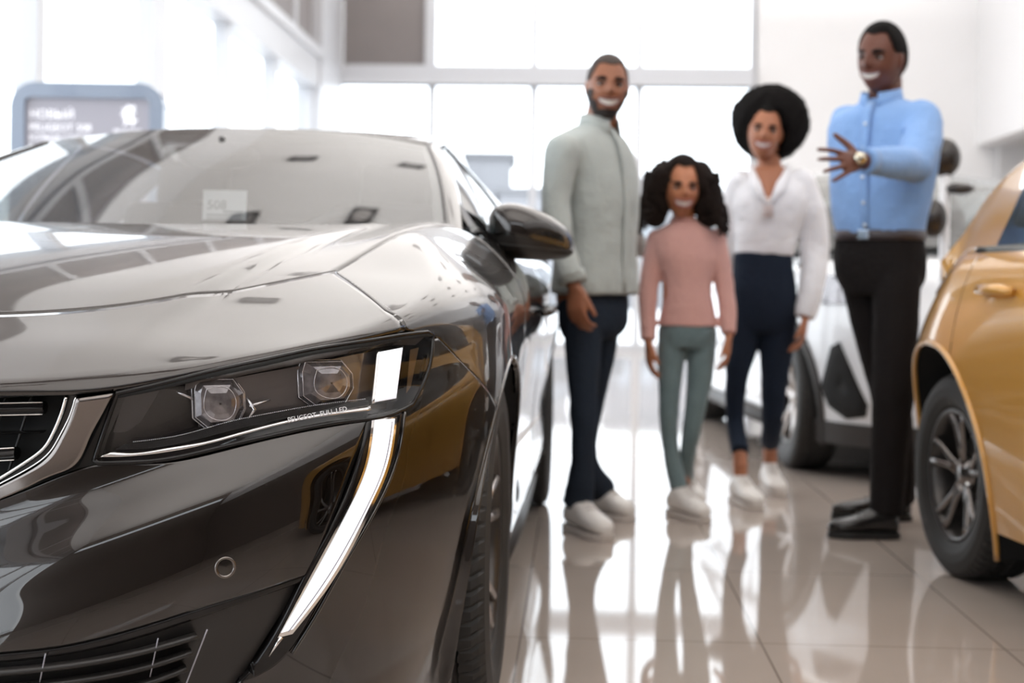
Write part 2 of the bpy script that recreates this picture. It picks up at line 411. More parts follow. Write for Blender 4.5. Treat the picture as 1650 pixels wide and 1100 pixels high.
def Fside(p):
    x, y, z = np.abs(p[..., 0]), p[..., 1], p[..., 2]
    k = sstep(y, .95, 1.7)
    Wd = WF(z)*(1-k)+WD(z)*k
    Wd = Wd + .030*np.exp(-((y-.98)/.40)**2)*np.exp(-((z-.86)/.07)**2)
    Wd = Wd + .012*np.exp(-((y-3.75)/.5)**2)*np.exp(-((z-.72)/.2)**2)
    zc = z-.36*(np.clip(x-.15, 0, .8))                     # the crest under the lamp climbs outwards
    f0 = F0(np.clip(zc, 0, 1.1))
    q = np.clip((LF-y)/(LF-f0), 0, 3); q2 = np.clip((y-YR)/LR, 0, 3)
    rho = (x/Wd)**3.3+q**2+q2**2
    r = rho**(1/2.65)
    return (r-1)*.93
def Ftop(p):
    x, y, z = np.abs(p[..., 0]), p[..., 1], p[..., 2]
    g = GB(y)
    xr = np.interp(y, [.0, .3, 1.35], [.36, .40, .60])
    ramp = sstep(y, .12, .5)*(1-sstep(y, 1.5, 2))
    g = g+ramp*(.012*(1-sstep(x-xr, -.03, .03))-.006)
    g = g+.022*np.exp(-((x-.70)/.10)**2)*sstep(y, .6, 1.0)*(1-sstep(y, 1.5, 1.9))
    g = g-.02*(x/.83)**4*(1-sstep(y, .5, 1.0))-.01*x**2
    return z-g
def smax(a, b, k):
    h = np.clip(.5+.5*(a-b)/k, 0, 1); return b*(1-h)+a*h+k*h*(1-h)
def Fbody(p):
    a, b = Fside(p), Ftop(p); y = p[..., 1]
    k = .022+.06*sstep(y, .35, .85)+.05*sstep(y, 1.0, 1.5)
    return smax(a, b, k)
def proj(P, F=Fbody, it=14, off=0.0):
    P = np.array(P, float); e = 1e-4
    for _ in range(it):
        f = F(P)-off; g = np.stack([(F(P+np.array(d)*e)-F(P-np.array(d)*e))/(2*e) for d in ((1, 0, 0), (0, 1, 0), (0, 0, 1))], -1)
        n2 = np.maximum((g*g).sum(-1), 1e-3); P -= np.clip(f/n2, -.1, .1)[..., None]*g
    return P
def cast(px, F=Fbody, off=0.0, t0=1.6, t1=6.0):
    """photograph points -> points of the body skin, car axes"""
    px = np.asarray(px, float); sh = px.shape[:-1]; q = px.reshape(-1, 2)
    d = np.array([list(px2w(a, b, 1.0)-Vector((0, 0, CAMH))) for a, b in q]); o = np.array([0, 0, CAMH])
    ts = np.arange(t0, t1, .01); lo = np.full(len(q), np.nan)
    prev = F(w2l(o+d*ts[0]))-off; done = np.zeros(len(q), bool)
    best = np.full(len(q), 9e9); bt = np.full(len(q), t0)
    for t in ts[1:]:
        f = F(w2l(o+d*t))-off
        hit = (~done) & (f <= 0) & (prev > 0); lo[hit] = t-.01; done |= hit
        m = (~done) & (np.abs(f) < best); best[m] = np.abs(f)[m]; bt[m] = t
        prev = f
    a = np.where(done, lo, bt); bb = np.where(done, lo+.01, bt)
    for _ in range(18):
        c = (a+bb)/2; f = F(w2l(o+d*c[:, None]))-off; a = np.where(f > 0, c, a); bb = np.where(f > 0, bb, c)
    P = w2l(o+d*a[:, None]); miss = ~done
    if miss.any(): P[miss] = proj(P[miss], F, off=off)
    x = P[:, 0]; P[:, 0] = np.where(x < .2, (x-.068)*(.2/.132), x)    # the left-out middle strip is closed up to the centre line
    return P.reshape(*sh, 3)
def loc2px(p):
    w = l2w(p); return w2px(w)
def lift(P, off, F=Fbody):
    """move points along the outward normal"""
    e = 1e-4; g = np.stack([(F(P+np.array(d)*e)-F(P-np.array(d)*e))/(2*e) for d in ((1, 0, 0), (0, 1, 0), (0, 0, 1))], -1)
    g /= np.linalg.norm(g, axis=-1, keepdims=True)+1e-9; return P+g*off
MX = np.array([-1.0, 1, 1])
def close_row(G):
    """rows that start at the middle of the car begin exactly on its centre line"""
    G = np.array(G); x = G[..., 0]; x0 = x[..., :1]; G[..., 0] = np.where(x < .2, x-x0*(1-x/.2), x); G[..., 0, 0] = 0; return G

# paint with a fine metallic flake, clear coat
pm = bpy.data.materials.new('dark_grey_metallic_paint'); pm.use_nodes = True; nt = pm.node_tree; b = nt.nodes['Principled BSDF']
b.inputs['Base Color'].default_value = (.021, .017, .015, 1); b.inputs['Metallic'].default_value = 1.0; b.inputs['Roughness'].default_value = .28
b.inputs['Coat Weight'].default_value = 1.0; b.inputs['Coat Roughness'].default_value = .008; b.inputs['Coat IOR'].default_value = 1.64
paint = pm
gloss_black = mat('gloss_black_trim', (.009, .008, .008), .10, spec=.32)
satin_black = mat('satin_black_plastic', (.016, .014, .013), .38)
under_black = mat('underbody_black', (.006, .006, .006), .8)
chrome = mat('chrome', (.80, .78, .76), .08, 1.0)
dark_chrome = mat('dark_chrome', (.20, .18, .17), .10, 1.0)
led_white = mat('lit_led_white', (.9, .9, .92), .3, emit=(.93, .95, 1.0), es=.62)
lamp_black = mat('lamp_housing', (.012, .010, .010), .2, coat=.3)
lamp_clear = glass_mat('lamp_cover_glass', (.96, .96, .97), 1.5)
carglass = glass_mat('windscreen_glass', (.55, .58, .58), 1.95)
sideglass = glass_mat('side_glass', (.25, .27, .27), 1.9)
rubber = mat('tyre_rubber', (.02, .019, .018), .62)
rimm = mat('alloy_rim', (.50, .46, .44), .22, .9)
rimd = mat('dark_rim', (.06, .055, .052), .3, .6)

sed = empty('sedan_car', ORG, -YAW, 'dark grey metallic sedan with lit fang-shaped running light, at the front of the showroom', 'car')
def part(mb, name, m=None, parent=sed, **k): return mb.build(name, m, parent, **k)

# ---- hood
NU, NV = 90, 60
us = np.linspace(-1, 1, NU); vs = np.linspace(0, 1, NV)
yS = Spl([0, .2, .72, 1.0], [.275, .285, .425, .61])           # cut line against |x|/.63
yC = Spl([0, .5, 1.0], [1.17, 1.23, 1.42])
xE = lambda y: np.interp(y, [.5, .62, 1.0, 1.42], [.612, .612, .69, .765])
P = np.zeros((NV, NU, 3))
for i, v in enumerate(vs):
    y = yS(abs(us))*(1-v)+yC(abs(us))*v
    x = us*xE(y); P[i, :, 0] = x; P[i, :, 1] = y; P[i, :, 2] = GB(y)
hood = P.copy(); hood[..., 2] += 0
hood = proj(hood)
h = MB().grid(hood); o = part(h, 'hood', paint); solid(o, .018)

# ---- front bumper: top band, main face, corners, lower edge
lip_px = [(-165, 640), (-80, 638), (0, 635), (100, 636), (180, 630), (260, 613), (350, 591), (430, 574), (500, 559), (600, 543), (652, 533)]
n = 60
lip = cast(curve(lip_px, n), F=Fbody)
lip = close_row(lip)
shx = np.linspace(0, .612, n)
shut = np.stack([shx, yS(shx/.612)-.002, GB(yS(shx/.612))], -1); shut = proj(shut)
cor = proj(np.array([[.612, .608, .885]]))[0]
band = ruled(lip, shut, 26); band = proj(band)
bmb = MB().use(paint)
bmb.grid(band); bmb.grid(band*MX)
# right-hand edge strip of the band that meets the wing
main_px = [((-165, 850), (-165, 1064)), ((-80, 830), (-80, 1060)), ((0, 803), (0, 1052)), ((60, 780), (90, 1043)), ((120, 757), (170, 1026)), ((155, 748), (220, 1012)),
           ((250, 745), (300, 987)), ((350, 727), (360, 968)), ((450, 702), (420, 950)), ((530, 686), (470, 934)), ((598, 674), (503, 925))]
up = curve([m[0] for m in main_px], 80); dn = curve([m[1] for m in main_px], 80)
mainp = proj(close_row(cast(ruled(up, dn, 60)))); mainp[:, 0, 0] = 0
bmb.grid(mainp); bmb.grid(mainp*MX)
cor_px = [((330, 1190), (672, 1200)), ((388, 1098), (720, 1097)), ((464, 1050), (733, 1050)), ((497, 995), (745, 993)), ((547, 908), (764, 905)), ((590, 830), (778, 830)),
          ((618, 782), (785, 780)), ((637, 724), (794, 715)), ((646, 662), (801, 655)), ((668, 645), (787, 630)), ((684, 615), (764, 604)), ((694, 575), (730, 570)), ((701, 546), (705, 545))]
def ruledspl(rows, m, n):
    r = np.asarray(rows, float); t = np.arange(len(r)); x = np.linspace(0, len(r)-1, m)
    A = np.stack([np.interp(x, t, r[:, 0, k]) for k in (0, 1)], -1); B = np.stack([np.interp(x, t, r[:, 1, k]) for k in (0, 1)], -1)
    u = np.linspace(0, 1, n)[None, :, None]; return A[:, None]*(1-u)+B[:, None]*u
cpx = ruledspl(cor_px, 90, 50); corner = cast(cpx)
# keep the arch edge a true circle about the wheel, and stop the corner before it wraps
WHY, WHZ, WHR = .93, .345, .385
def arch_snap(P, wy=WHY, wz=WHZ, R=WHR):
    d = np.hypot(P[..., 1]-wy, P[..., 2]-wz); m = d < R
    s = np.where(m, R/np.maximum(d, 1e-6), 1)
    Q = P.copy(); Q[..., 1] = wy+(P[..., 1]-wy)*s; Q[..., 2] = wz+(P[..., 2]-wz)*s; return Q, m
corner, _ = arch_snap(corner)
bmb.grid(corner); bmb.grid(corner*MX)
o = part(bmb, 'front_bumper', None, weld=2e-4); solid(o, .016)

# ---- front wings
def panel(edge_l, edge_r, edge_b, edge_t, m, n, arches=(), name='front_wing', both=True, mt=paint, off=0.0):
    """surface between four edges in car axes; edges run l: bottom->top"""
    P = coons(curve(edge_b, n, False), curve(edge_t, n, False), curve(edge_l, m, False), curve(edge_r, m, False)); P = proj(P, off=off)
    keep = np.ones((m-1, n-1), bool)
    for (wy, wz, R) in arches:
        Q, ins = arch_snap(P, wy, wz, R)
        allin = ins[:-1, :-1] & ins[1:, :-1] & ins[:-1, 1:] & ins[1:, 1:]; keep &= ~allin
        # only the outermost ring of inner points is moved on to the circle
        P = Q
    out = []
    for sgn in ((1, -1) if both else (1,)):
        b_ = MB().grid(P*np.array([sgn, 1, 1]), mask=keep); o_ = part(b_, name, mt, weld=1e-6); solid(o_, .014); out.append(o_)
    return out, P
pA = list(cor); pB = list(cast([(651, 531)])[0]); pC = list(cast([(704, 543)])[0]); pD = list(cast([(801, 653)])[0])
cutl = cast([(592, 477), (620, 501)]); 
sillz = .17
left = [pD, list(cast([(745, 586)])[0]), pC, pB, list(cutl[1]), list(cutl[0]), pA]
yD = 1.44
right = [(.87, yD, sillz), (.905, yD, .4), (.93, yD, .7), (.93, yD, .85), (.88, yD, .96), (.795, yD, 1.0)]
yy = np.linspace(.62, 1.42, 8); top = [pA]+[(xE(y)+.006, y, GB(y)+.01) for y in yy[1:]]+[right[-1]]
bot = [pD, (.93, 1.0, .5), (.90, 1.3, .25), right[0]]
panel(left, right, bot, top, 90, 90, [(WHY, WHZ, WHR)])
# arch linings and lip
def arch_lip(wy, wz, R, side, z0=.12):
    a = np.linspace(math.radians(-32), math.radians(212), 60); p = np.stack([np.full_like(a, side*.9), wy+R*np.cos(a), wz+R*np.sin(a)], -1)
    p = p[p[:, 2] > z0]; p = proj(p); return p
for s in (1, -1):
    q = arch_lip(WHY, WHZ, WHR, s); ins = q.copy(); ins[:, 0] -= s*.03
    inn = q.copy(); inn[:, 0] = s*.45
    part(MB().grid(np.stack([q, ins, inn])), 'wheel_arch_liner', under_black)
    MB().tube([tuple(p) for p in lift(q, -.001)], .0045, 8).build('arch_lip', paint, sed)
# ---- doors, sill, rear quarter: side skin behind the wing
def belt(y): return (float(np.interp(y, [1.4, 2.2, 3.2, 3.9, 4.5], [.80, .835, .84, .80, .62])), y, float(np.interp(y, [1.4, 2.2, 3.2, 3.9, 4.5], [1.005, 1.02, 1.04, 1.06, 1.05])))
def side_edges(y0, y1):
    l = [(.87, y0, sillz), (.905, y0, .4), (.93, y0, .7), (.93, y0, .85), (.88, y0, .96), belt(y0)]
    r = [(.87, y1, sillz), (.905, y1, .4), (.93, y1, .7), (.93, y1, .85), (.88, y1, .96), belt(y1)]
    ys_ = np.linspace(y0, y1, 8)
    return l, r, [(.87, y, sillz) for y in ys_], [belt(y) for y in ys_]
RWY = WHY+2.79
fd, _ = panel(*side_edges(yD+.006, 2.52), 50, 40, name='front_door')
rd, _ = panel(*side_edges(2.526, 3.52), 50, 40, [(RWY, WHZ, WHR)], name='rear_door')
panel(*side_edges(3.526, 4.45), 50, 40, [(RWY, WHZ, WHR)], name='rear_wing')
for s in (1, -1):
    q = arch_lip(RWY, WHZ, WHR, s); inn = q.copy(); inn[:, 0] = s*.45; part(MB().grid(np.stack([q, inn])), 'wheel_arch_liner', under_black)
for i, (dr, yh_) in enumerate(((fd, 2.30), (rd, 3.34))):
    for k, s in enumerate((1, -1)):
        c = proj(np.array([[s*.95, yh_, .80]]))[0]
        hb = MB(); hb.tube([(c[0]+s*.008, yh_-.11, .80), (c[0]+s*.030, yh_-.09, .805), (c[0]+s*.036, yh_, .808), (c[0]+s*.030, yh_+.09, .805), (c[0]+s*.008, yh_+.11, .80)], [.010, .013, .013, .013, .010], 10)
        o = hb.build('door_handle', chrome if False else paint, dr[k])
# rear end cap and floor
th = np.linspace(-1, 1, 40)
P = np.array([[(x*.86, 4.45+.35*(1-abs(x)**3)*.9+.0, z) for x in th] for z in np.linspace(.2, 1.05, 20)])
part(MB().grid(P), 'tailgate', paint)
for s in (1, -1):
    sb = MB(); sb.tube([(s*.85, WHY+.42, .17), (s*.865, 2.2, .165), (s*.85, RWY-.42, .17)], .035, 8, flat=.8); part(sb, 'sill_trim', satin_black)
# inner dark shell right behind the skin, closing every gap
def shell(off, z0, z1, y1, m=34, n=90):
    ang = np.linspace(0, 1, n); rows = []
    for z in np.linspace(z0, z1, m):
        a = ang*math.pi/2; x = .9*np.sin(a); y = .93-.93*np.cos(a); x2 = np.r_[x, np.full(8, .9)]; y2 = np.r_[y, np.linspace(.93, y1, 9)[1:]]
        rows.append(np.stack([x2, y2, np.full_like(x2, z)], -1))
    return proj(np.array(rows), F=Fside, off=off)
S = shell(-.085, .13, .70, .58, n=60); sk = MB().grid(S[:, :-8]).grid(S[:, :-8]*MX); part(sk, 'inner_structure', under_black)
fb = MB(); fb.box((0, 2.45, .17), (1.42, 3.5, .05)); fb.box((0, .75, .45), (1.0, .5, .5)); part(fb, 'underbody', under_black)

# ---- headlamp (car's left one is seen; the other is its mirror image)
HT = [(188, 634), (260, 618), (350, 596), (430, 579), (500, 564), (600, 548), (660, 538), (697, 534)]
HB = [(150, 746), (200, 745), (260, 741), (350, 722), (450, 699), (560, 679), (630, 668), (664, 652)]
def pxgrid(top_, bot_, m, n): return ruled(curve(top_, n), curve(bot_, n), m)
# end cap of the lamp bulges to x=703
def lampgrid(m, n, sh=0.0):
    G = pxgrid(HT, HB, m, n); v = np.linspace(0, 1, m)[:, None]; u = np.linspace(0, 1, n)[None]
    G = G.copy(); G[..., 0] += 10*np.sin(v*math.pi)**1.0*u**6*(1-sh) - 0
    return G
for sgn in (1, -1):
    flipm = np.array([sgn, 1, 1])
    hl = MB().use(lamp_black)
    G = cast(lampgrid(24, 60))
    back = lift(G, -.055)                                   # deep tray
    rim_o = np.concatenate([G[0], G[1:-1, -1], G[-1][::-1], G[1:-1, 0][::-1]]); rim_i = np.concatenate([back[0], back[1:-1, -1], back[-1][::-1], back[1:-1, 0][::-1]])
    hl.grid(back*flipm); hl.grid(np.stack([rim_o, rim_i])*flipm, closed_v=True)
    H = part(hl, 'headlamp', None)
    # black surround lip
    r1 = lift(rim_o, .002); c0 = rim_o.mean(0); r2 = lift(rim_o*.985+c0*.015, .002)
    MB().tube([tuple(p*flipm) for p in np.r_[rim_o[::2], rim_o[:1]]], .0042, 6, cap=False).build('lamp_gasket', gloss_black, H)
    lt = lift(cast(curve([(150, 640), (188, 633), (260, 617), (350, 595), (430, 578), (500, 563), (600, 547), (660, 537), (699, 534)], 60)), .001); lb_ = lift(cast(curve([(150, 647), (188, 641), (260, 626), (350, 605), (430, 588), (500, 572), (600, 556), (660, 545), (697, 541)], 60)), .003)
    o = MB().grid(np.stack([lt, lb_])*flipm).build('lamp_brow', under_black, H); solid(o, .004)
    # smoked inner deck behind the cover, upper shelf reflecting the room
    def strip(t_, b_, off_t, off_b, n_=40, rows=6):
        A = lift(cast(curve(t_, n_)), off_t); B = lift(cast(curve(b_, n_)), off_b); return ruled(A, B, rows)
    sh = strip([(300, 612), (400, 590), (500, 569), (600, 552), (668, 541), (690, 540)], [(300, 632), (400, 606), (500, 583), (600, 562), (660, 552), (686, 552)], -.006, -.022)
    MB().grid(sh*flipm).build('lamp_shelf', mat('lamp_shelf_grey', (.11, .10, .095), .10, coat=.8), H)
    dk = strip([(330, 622), (430, 602), (520, 584), (600, 566), (655, 556)], [(322, 690), (420, 672), (500, 660), (560, 650), (640, 648)], -.024, -.030)
    MB().grid(dk*flipm).build('lamp_panel', mat('lamp_panel_grey', (.07, .060, .057), .08, coat=1.0), H)
    ib = strip([(200, 640), (215, 640), (232, 634), (262, 626)], [(178, 700), (196, 700), (215, 690), (226, 682)], -.02, -.03, 12)
    MB().grid(ib*flipm).build('lamp_fin', mat('lamp_fin_grey', (.028, .024, .023), .3), H)
    # two faceted projector lenses
    for (cx_, cy_, w_, h_) in ((356, 651, 84, 84), (537, 617, 86, 76)):
        oct_ = [(-.46, -.50), (.30, -.52), (.52, -.22), (.54, .12), (.38, .46), (-.24, .52), (-.50, .30), (-.52, -.28)]
        rows = []
        for (k, of) in ((1.0, -.026), (.98, -.014), (.90, -.006), (.70, .002), (.40, .006), (.04, .0075)):
            pr = cast([(cx_+a*w_*k, cy_+b_*h_*k) for a, b_ in oct_]); c_ = cast([(cx_, cy_)])[0]
            nrm = lift(c_[None], 1.0)[0]-c_
            # keep the block facing the road: flat plane through the centre
            rows.append(lift(pr, 0)*.6+(c_+(pr-c_)-np.outer((pr-c_)@nrm, nrm))*.4+nrm*(of-.012))
        R = np.array(rows)
        lm = MB().use(mat('projector_glass', (.20, .185, .19), .06, .6, coat=1.0, noise=(55, .9))).grid(R*flipm, closed_v=True, smooth=False)  # strong colour noise in the glass stands in for broken-up reflections
        L = lm.build('projector_lens', None, H)
        ed = MB(); ring = np.r_[R[1], R[1][:1]]; ed.tube([tuple(p*flipm) for p in ring], .0011, 6, cap=False)
        ring = np.r_[R[2], R[2][:1]]*1.0; ed.tube([tuple(p*flipm) for p in ring], .0007, 6, cap=False)
        ed.build('lens_edge', mat('glass_edge', (.75, .74, .76), .1, .8), L)
        # inner turned rings seen in the lens
        c_ = R[4].mean(0); nn = lift(R[5].mean(0)[None], .001)[0]; rg = MB()
        for f_ in (.80,):
            rr_ = R[3]*f_+R[3].mean(0)*(1-f_); rr_ = lift(rr_, .006*(1-f_)+.001); rg.tube([tuple(p*flipm) for p in np.r_[curve(np.r_[rr_, rr_[:1]], 24)]], .0006, 5, cap=False)
        rg.build('lens_ring', mat('glass_edge'), L)
    # bright bits beside the inner lens
    bt = MB()
    bt.tube([tuple(lift(cast([(400, 640)]), -.012)[0]*flipm), tuple(lift(cast([(412, 660)]), -.006)[0]*flipm), tuple(lift(cast([(399, 680)]), -.010)[0]*flipm)], [.0022, .003, .0012], 6)
    bt.tube([tuple(lift(cast([(404, 655)]), -.010)[0]*flipm), tuple(lift(cast([(441, 644)]), -.016)[0]*flipm)], [.0030, .0016], 6)
    bt.tube([tuple(lift(cast([(285, 633)]), -.02)[0]*flipm), tuple(lift(cast([(312, 645)]), -.018)[0]*flipm)], [.003, .0024], 6)
    bt.tube([tuple(lift(cast([(262, 622)]), -.02)[0]*flipm), tuple(lift(cast([(290, 613)]), -.018)[0]*flipm)], [.0014, .0018], 6)
    bt.build('lamp_bracket', mat('polished_bracket', (.6, .58, .58), .12, .9), H)
    # upper light blade (lit)
    q = strip([(616, 566), (652, 559)], [(607, 646), (641, 640)], -.004, -.004, 8, 10)
    o = MB().grid(q*flipm).build('light_guide', led_white, H); solid(o, .004)
    q = strip([(613, 563), (655, 556)], [(603, 650), (644, 643)], -.0065, -.0065, 8, 10)
    o = MB().grid(q*flipm).build('light_guide_frame', chrome, H); solid(o, .004)
    # chrome blade along the bottom, with lettering
    bl = strip([(180, 727), (215, 729), (270, 721), (330, 711), (390, 695), (450, 679), (520, 664), (599, 652)], [(155, 737), (205, 735), (270, 728), (330, 716), (390, 700), (450, 684), (520, 670), (599, 660)], -.004, -.002, 60, 3)
    o = MB().grid(bl*flipm).build('chrome_blade', chrome, H); solid(o, .003)
    mesh_ = strip([(200, 716), (240, 712), (300, 700), (360, 683), (440, 666), (520, 652), (598, 643)], [(186, 724), (240, 722), (300, 712), (360, 697), (440, 678), (520, 663), (598, 650)], -.008, -.006, 60, 3)
    o = MB().grid(mesh_*flipm).build('textured_strip', mat('textured_black', (.03, .028, .028), .3, bump=(900, 1.0)), H); solid(o, .002)
    dots = MB(); ln = lift(cast(curve([(215, 712), (300, 699), (360, 682), (440, 665), (520, 651), (590, 642)], 120)), -.004)
    for p in ln: dots.sphere(tuple(p*flipm), .0010, 6, 4)
    dots.build('dotted_line', mat('glass_edge'), H)
    if sgn == 1:
        V, Fc = text_mesh('PEUGEOT  FULL LED', .0125)
        wmax = max(v.x for v in V); base = lift(cast(curve([(464, 680), (505, 672), (560, 661)], 60)), -.0015); upb = lift(cast(curve([(464, 672), (505, 664), (560, 653)], 60)), -.0035)
        Vn = []
        for v in V:
            t = v.x/wmax; i = t*59; k = min(58, int(i)); f_ = i-k; bp = base[k]*(1-f_)+base[k+1]*f_; uq = upb[k]*(1-f_)+upb[k+1]*f_
            hh = v.y/.0092; Vn.append(bp+(uq-bp)*hh+np.array([0, -v.z*.5, 0]))
        MB().add(Vn, Fc, False).build('lettering', mat('lettering_white', (.85, .85, .87), .4), H, fix=False)
    # clear cover
    cv = lift(G, .0015)
    MB().grid(cv*flipm).build('lamp_cover', lamp_clear, H)
    # side marker: amber corner
    am = strip([(676, 560), (690, 556)], [(668, 628), (676, 618)], -.02, -.02, 6, 6)
    MB().grid(am*flipm).build('amber_reflector', mat('amber', (.12, .065, .025), .15, coat=.6), H)

# ---- running light blade (fang)
Dl = [(592, 668), (576, 745), (549, 816), (491, 929), (447, 1016), (404, 1082)]; Dr = [(650, 657), (640, 724), (619, 782), (548, 908), (499, 997), (468, 1046), (430, 1080), (388, 1098)]
for sgn in (1, -1):
    fm_ = np.array([sgn, 1, 1])
    A = curve(Dl, 50); B = curve(Dr, 50); G = lift(cast(np.stack([A*(1-t)+B*t for t in np.linspace(0, 1, 12)], 1)), .0015)
    D = part(MB().grid(G*fm_), 'running_light', gloss_black); solid(D, .012)
    wl = curve([(602, 678), (589, 753), (560, 820), (500, 932), (451, 1018)], 60); wr = curve([(634, 675), (620, 753), (597, 807), (530, 932), (470, 1012)], 60)
    G = lift(cast(np.stack([wl*(1-t)+wr*t for t in np.linspace(0, 1, 8)], 1)), .0035)
    MB().grid(G*fm_).build('light_blade', led_white, D)
    wl2 = curve([(598, 675), (585, 753), (556, 820), (496, 932), (446, 1026)], 60); wr2 = curve([(638, 672), (625, 753), (602, 809), (535, 934), (470, 1020)], 60)
    G = lift(cast(np.stack([wl2*(1-t)+wr2*t for t in np.linspace(0, 1, 8)], 1)), .0026)
    MB().grid(G*fm_).build('blade_frame', chrome, D)
    # fine inner line, and the chrome tail
    tl = MB(); c_ = lift(cast(curve([(629, 680), (615, 753), (590, 812), (520, 936), (462, 1016)], 40)), .0045); tl.tube([tuple(p*fm_) for p in c_], .0009, 6)
    tl.build('blade_line', mat('line_grey', (.35, .34, .38), .3, .5), D)
    tl = MB(); c_ = lift(cast([(452, 1024), (443, 1038), (432, 1056)]), .003); tl.tube([tuple(p*fm_) for p in c_], [.004, .0025, .0006], 6); tl.build('chrome_tail', chrome, D)
    # painted edge of the bumper running along its outer side
    e_ = lift(cast(curve([(651, 664), (643, 724), (624, 780), (553, 910), (503, 1000), (470, 1052)], 60)), .001)
    MB().tube([tuple(p*fm_) for p in e_], .003, 8).build('edge_bead', paint, D)

# ---- grille: recessed black field, bars, chrome V, dark chrome fin
gp = MB()
gt = [(-165, 640), (-80, 640), (0, 639), (60, 639), (122, 640)]; gb = [(-165, 840), (-80, 812), (0, 772), (60, 735), (112, 650)]
G = lift(close_row(cast(pxgrid(gt, gb, 12, 40))), -.055); G[:, 0, 0] = 0
gp.grid(G).grid(G*MX)
GR = part(gp, 'grille', under_black)
def both(fn, name, m, parent):
    for sgn in (1, -1):
        mb_ = MB(); fn(mb_, np.array([sgn, 1, 1])); mb_.build(name, m, parent)
def cpts(px, off, n=24, smooth=True):
    P = lift(cast(curve(px, n, smooth)), off); return P
for (yy_, x1, th_) in ((640, 108, .002), (667, 66, .010), (704, 62, .002), (738, 18, .010), (775, -50, .009), (808, -110, .008)):
    P = cpts([(-165, yy_+6), (-60, yy_+3), (x1, yy_-2)], -.03); P[0, 0] = 0
    mb_ = MB(); Q = np.r_[(P*MX)[::-1], P[1:]]; mb_.tube([tuple(p) for p in Q], [(th_, .018)]*len(Q), 8); bevel(mb_.build('grille_bar', gloss_black, GR), .001)
    if th_ > .005:
        for dz, r_ in ((th_*.92, .0016), (-th_*.92, .0012)):
            Q2 = Q.copy(); Q2[:, 2] += dz; Q2[:, 1] -= .012; MB().tube([tuple(p) for p in Q2], r_, 6).build('bar_trim', chrome, GR)
for x0 in (-110, -60, -12, 30):
    P = lift(cast(curve([(x0+14, 640), (x0-4, 690), (x0-38, 780)], 8)), -.045)
    for s in (1, -1): MB().tube([tuple(p*np.array([s, 1, 1])) for p in P], .0025, 6).build('grille_post', satin_black, GR)
for s in (1, -1):
    v = np.array([s, 1, 1])
    P = cpts([(106, 641), (98, 668), (84, 700), (72, 720), (45, 742), (0, 770), (-80, 808), (-165, 835)], -.010, 50); P[-1, 0] = 0
    MB().tube([tuple(p*v) for p in P], [(.0035, .006)]*50, 8).build('grille_frame', chrome, GR)
    P = cpts([(121, 641), (113, 668), (96, 702), (80, 728), (50, 752), (0, 779), (-80, 818), (-165, 846)], -.004, 50); P[-1, 0] = 0
    MB().tube([tuple(p*v) for p in P], .0016, 6).build('grille_frame', chrome, GR)
    a_ = curve([(107, 640), (98, 672), (84, 704), (70, 726), (40, 750), (0, 775), (-80, 813), (-165, 840)], 50); b2 = curve([(122, 640), (114, 672), (97, 706), (80, 731), (46, 756), (0, 780), (-80, 818), (-165, 846)], 50)
    G = lift(cast(np.stack([a_, b2], 1)), -.012); MB().grid(G*v).build('grille_reveal', satin_black, GR)
    a_ = curve([(124, 640), (116, 668), (99, 706), (82, 733), (48, 759), (0, 784), (-80, 822), (-165, 850)], 60)
    b3 = curve([(183, 632), (165, 668), (146, 705), (122, 750), (90, 764), (50, 783), (-20, 812), (-100, 838), (-165, 858)], 60)
    G = lift(cast(np.stack([a_*(1-t)+b3*t for t in np.linspace(0, 1, 8)], 1)), .001); o = MB().grid(G*v).build('grille_fin', dark_chrome, GR); solid(o, .012)
    # black gap between fin and lamp
    a_ = curve([(186, 632), (168, 668), (149, 705), (124, 752), (60, 783)], 30, False); b4 = curve([(205, 634), (190, 668), (172, 705), (158, 748), (100, 768)], 30, False)
    G = lift(cast(np.stack([a_, b4], 1)), -.014); MB().grid(G*v).build('gap_filler', satin_black, GR)

# ---- lower air intake
lm_px = [((-165, 1070), (-165, 1260)), ((0, 1056), (0, 1260)), ((90, 1047), (80, 1250)), ((220, 1016), (200, 1240)), ((300, 991), (270, 1225)), ((360, 972), (300, 1215)), ((420, 954), (310, 1210)), ((503, 925), (330, 1195))]
lu = curve([m[0] for m in lm_px], 60); ld = curve([m[1] for m in lm_px], 60)
G = lift(close_row(cast(ruled(lu, ld, 30))), -.012); G[:, 0, 0] = 0
IN = part(MB().grid(G).grid(G*MX), 'lower_intake', satin_black)
G = lift(cast(ruled(curve([(-165, 1066), (0, 1054), (90, 1045), (220, 1014), (300, 989), (420, 951), (503, 923)], 60), curve([(-165, 1080), (0, 1068), (90, 1058), (220, 1030), (300, 1004), (420, 962), (498, 935)], 60), 4)), -.002); G = close_row(G)
G[:, 0, 0] = 0
solid(MB().grid(G).grid(G*MX).build('intake_edge', gloss_black, IN), .01)
for dy in (20, 46, 72, 98, 124):
    P = cpts([(-165, 1072+dy), (0, 1062+dy), (116, 1050+dy), (247, 1024+dy), (322-dy*.3, 1004+dy)], .0, 40); P[0, 0] = 0
    Q = np.r_[(P*MX)[::-1], P[1:]]
    MB().tube([tuple(p) for p in Q], [(.006, .016)]*len(Q), 8).build('intake_slat', satin_black, IN)
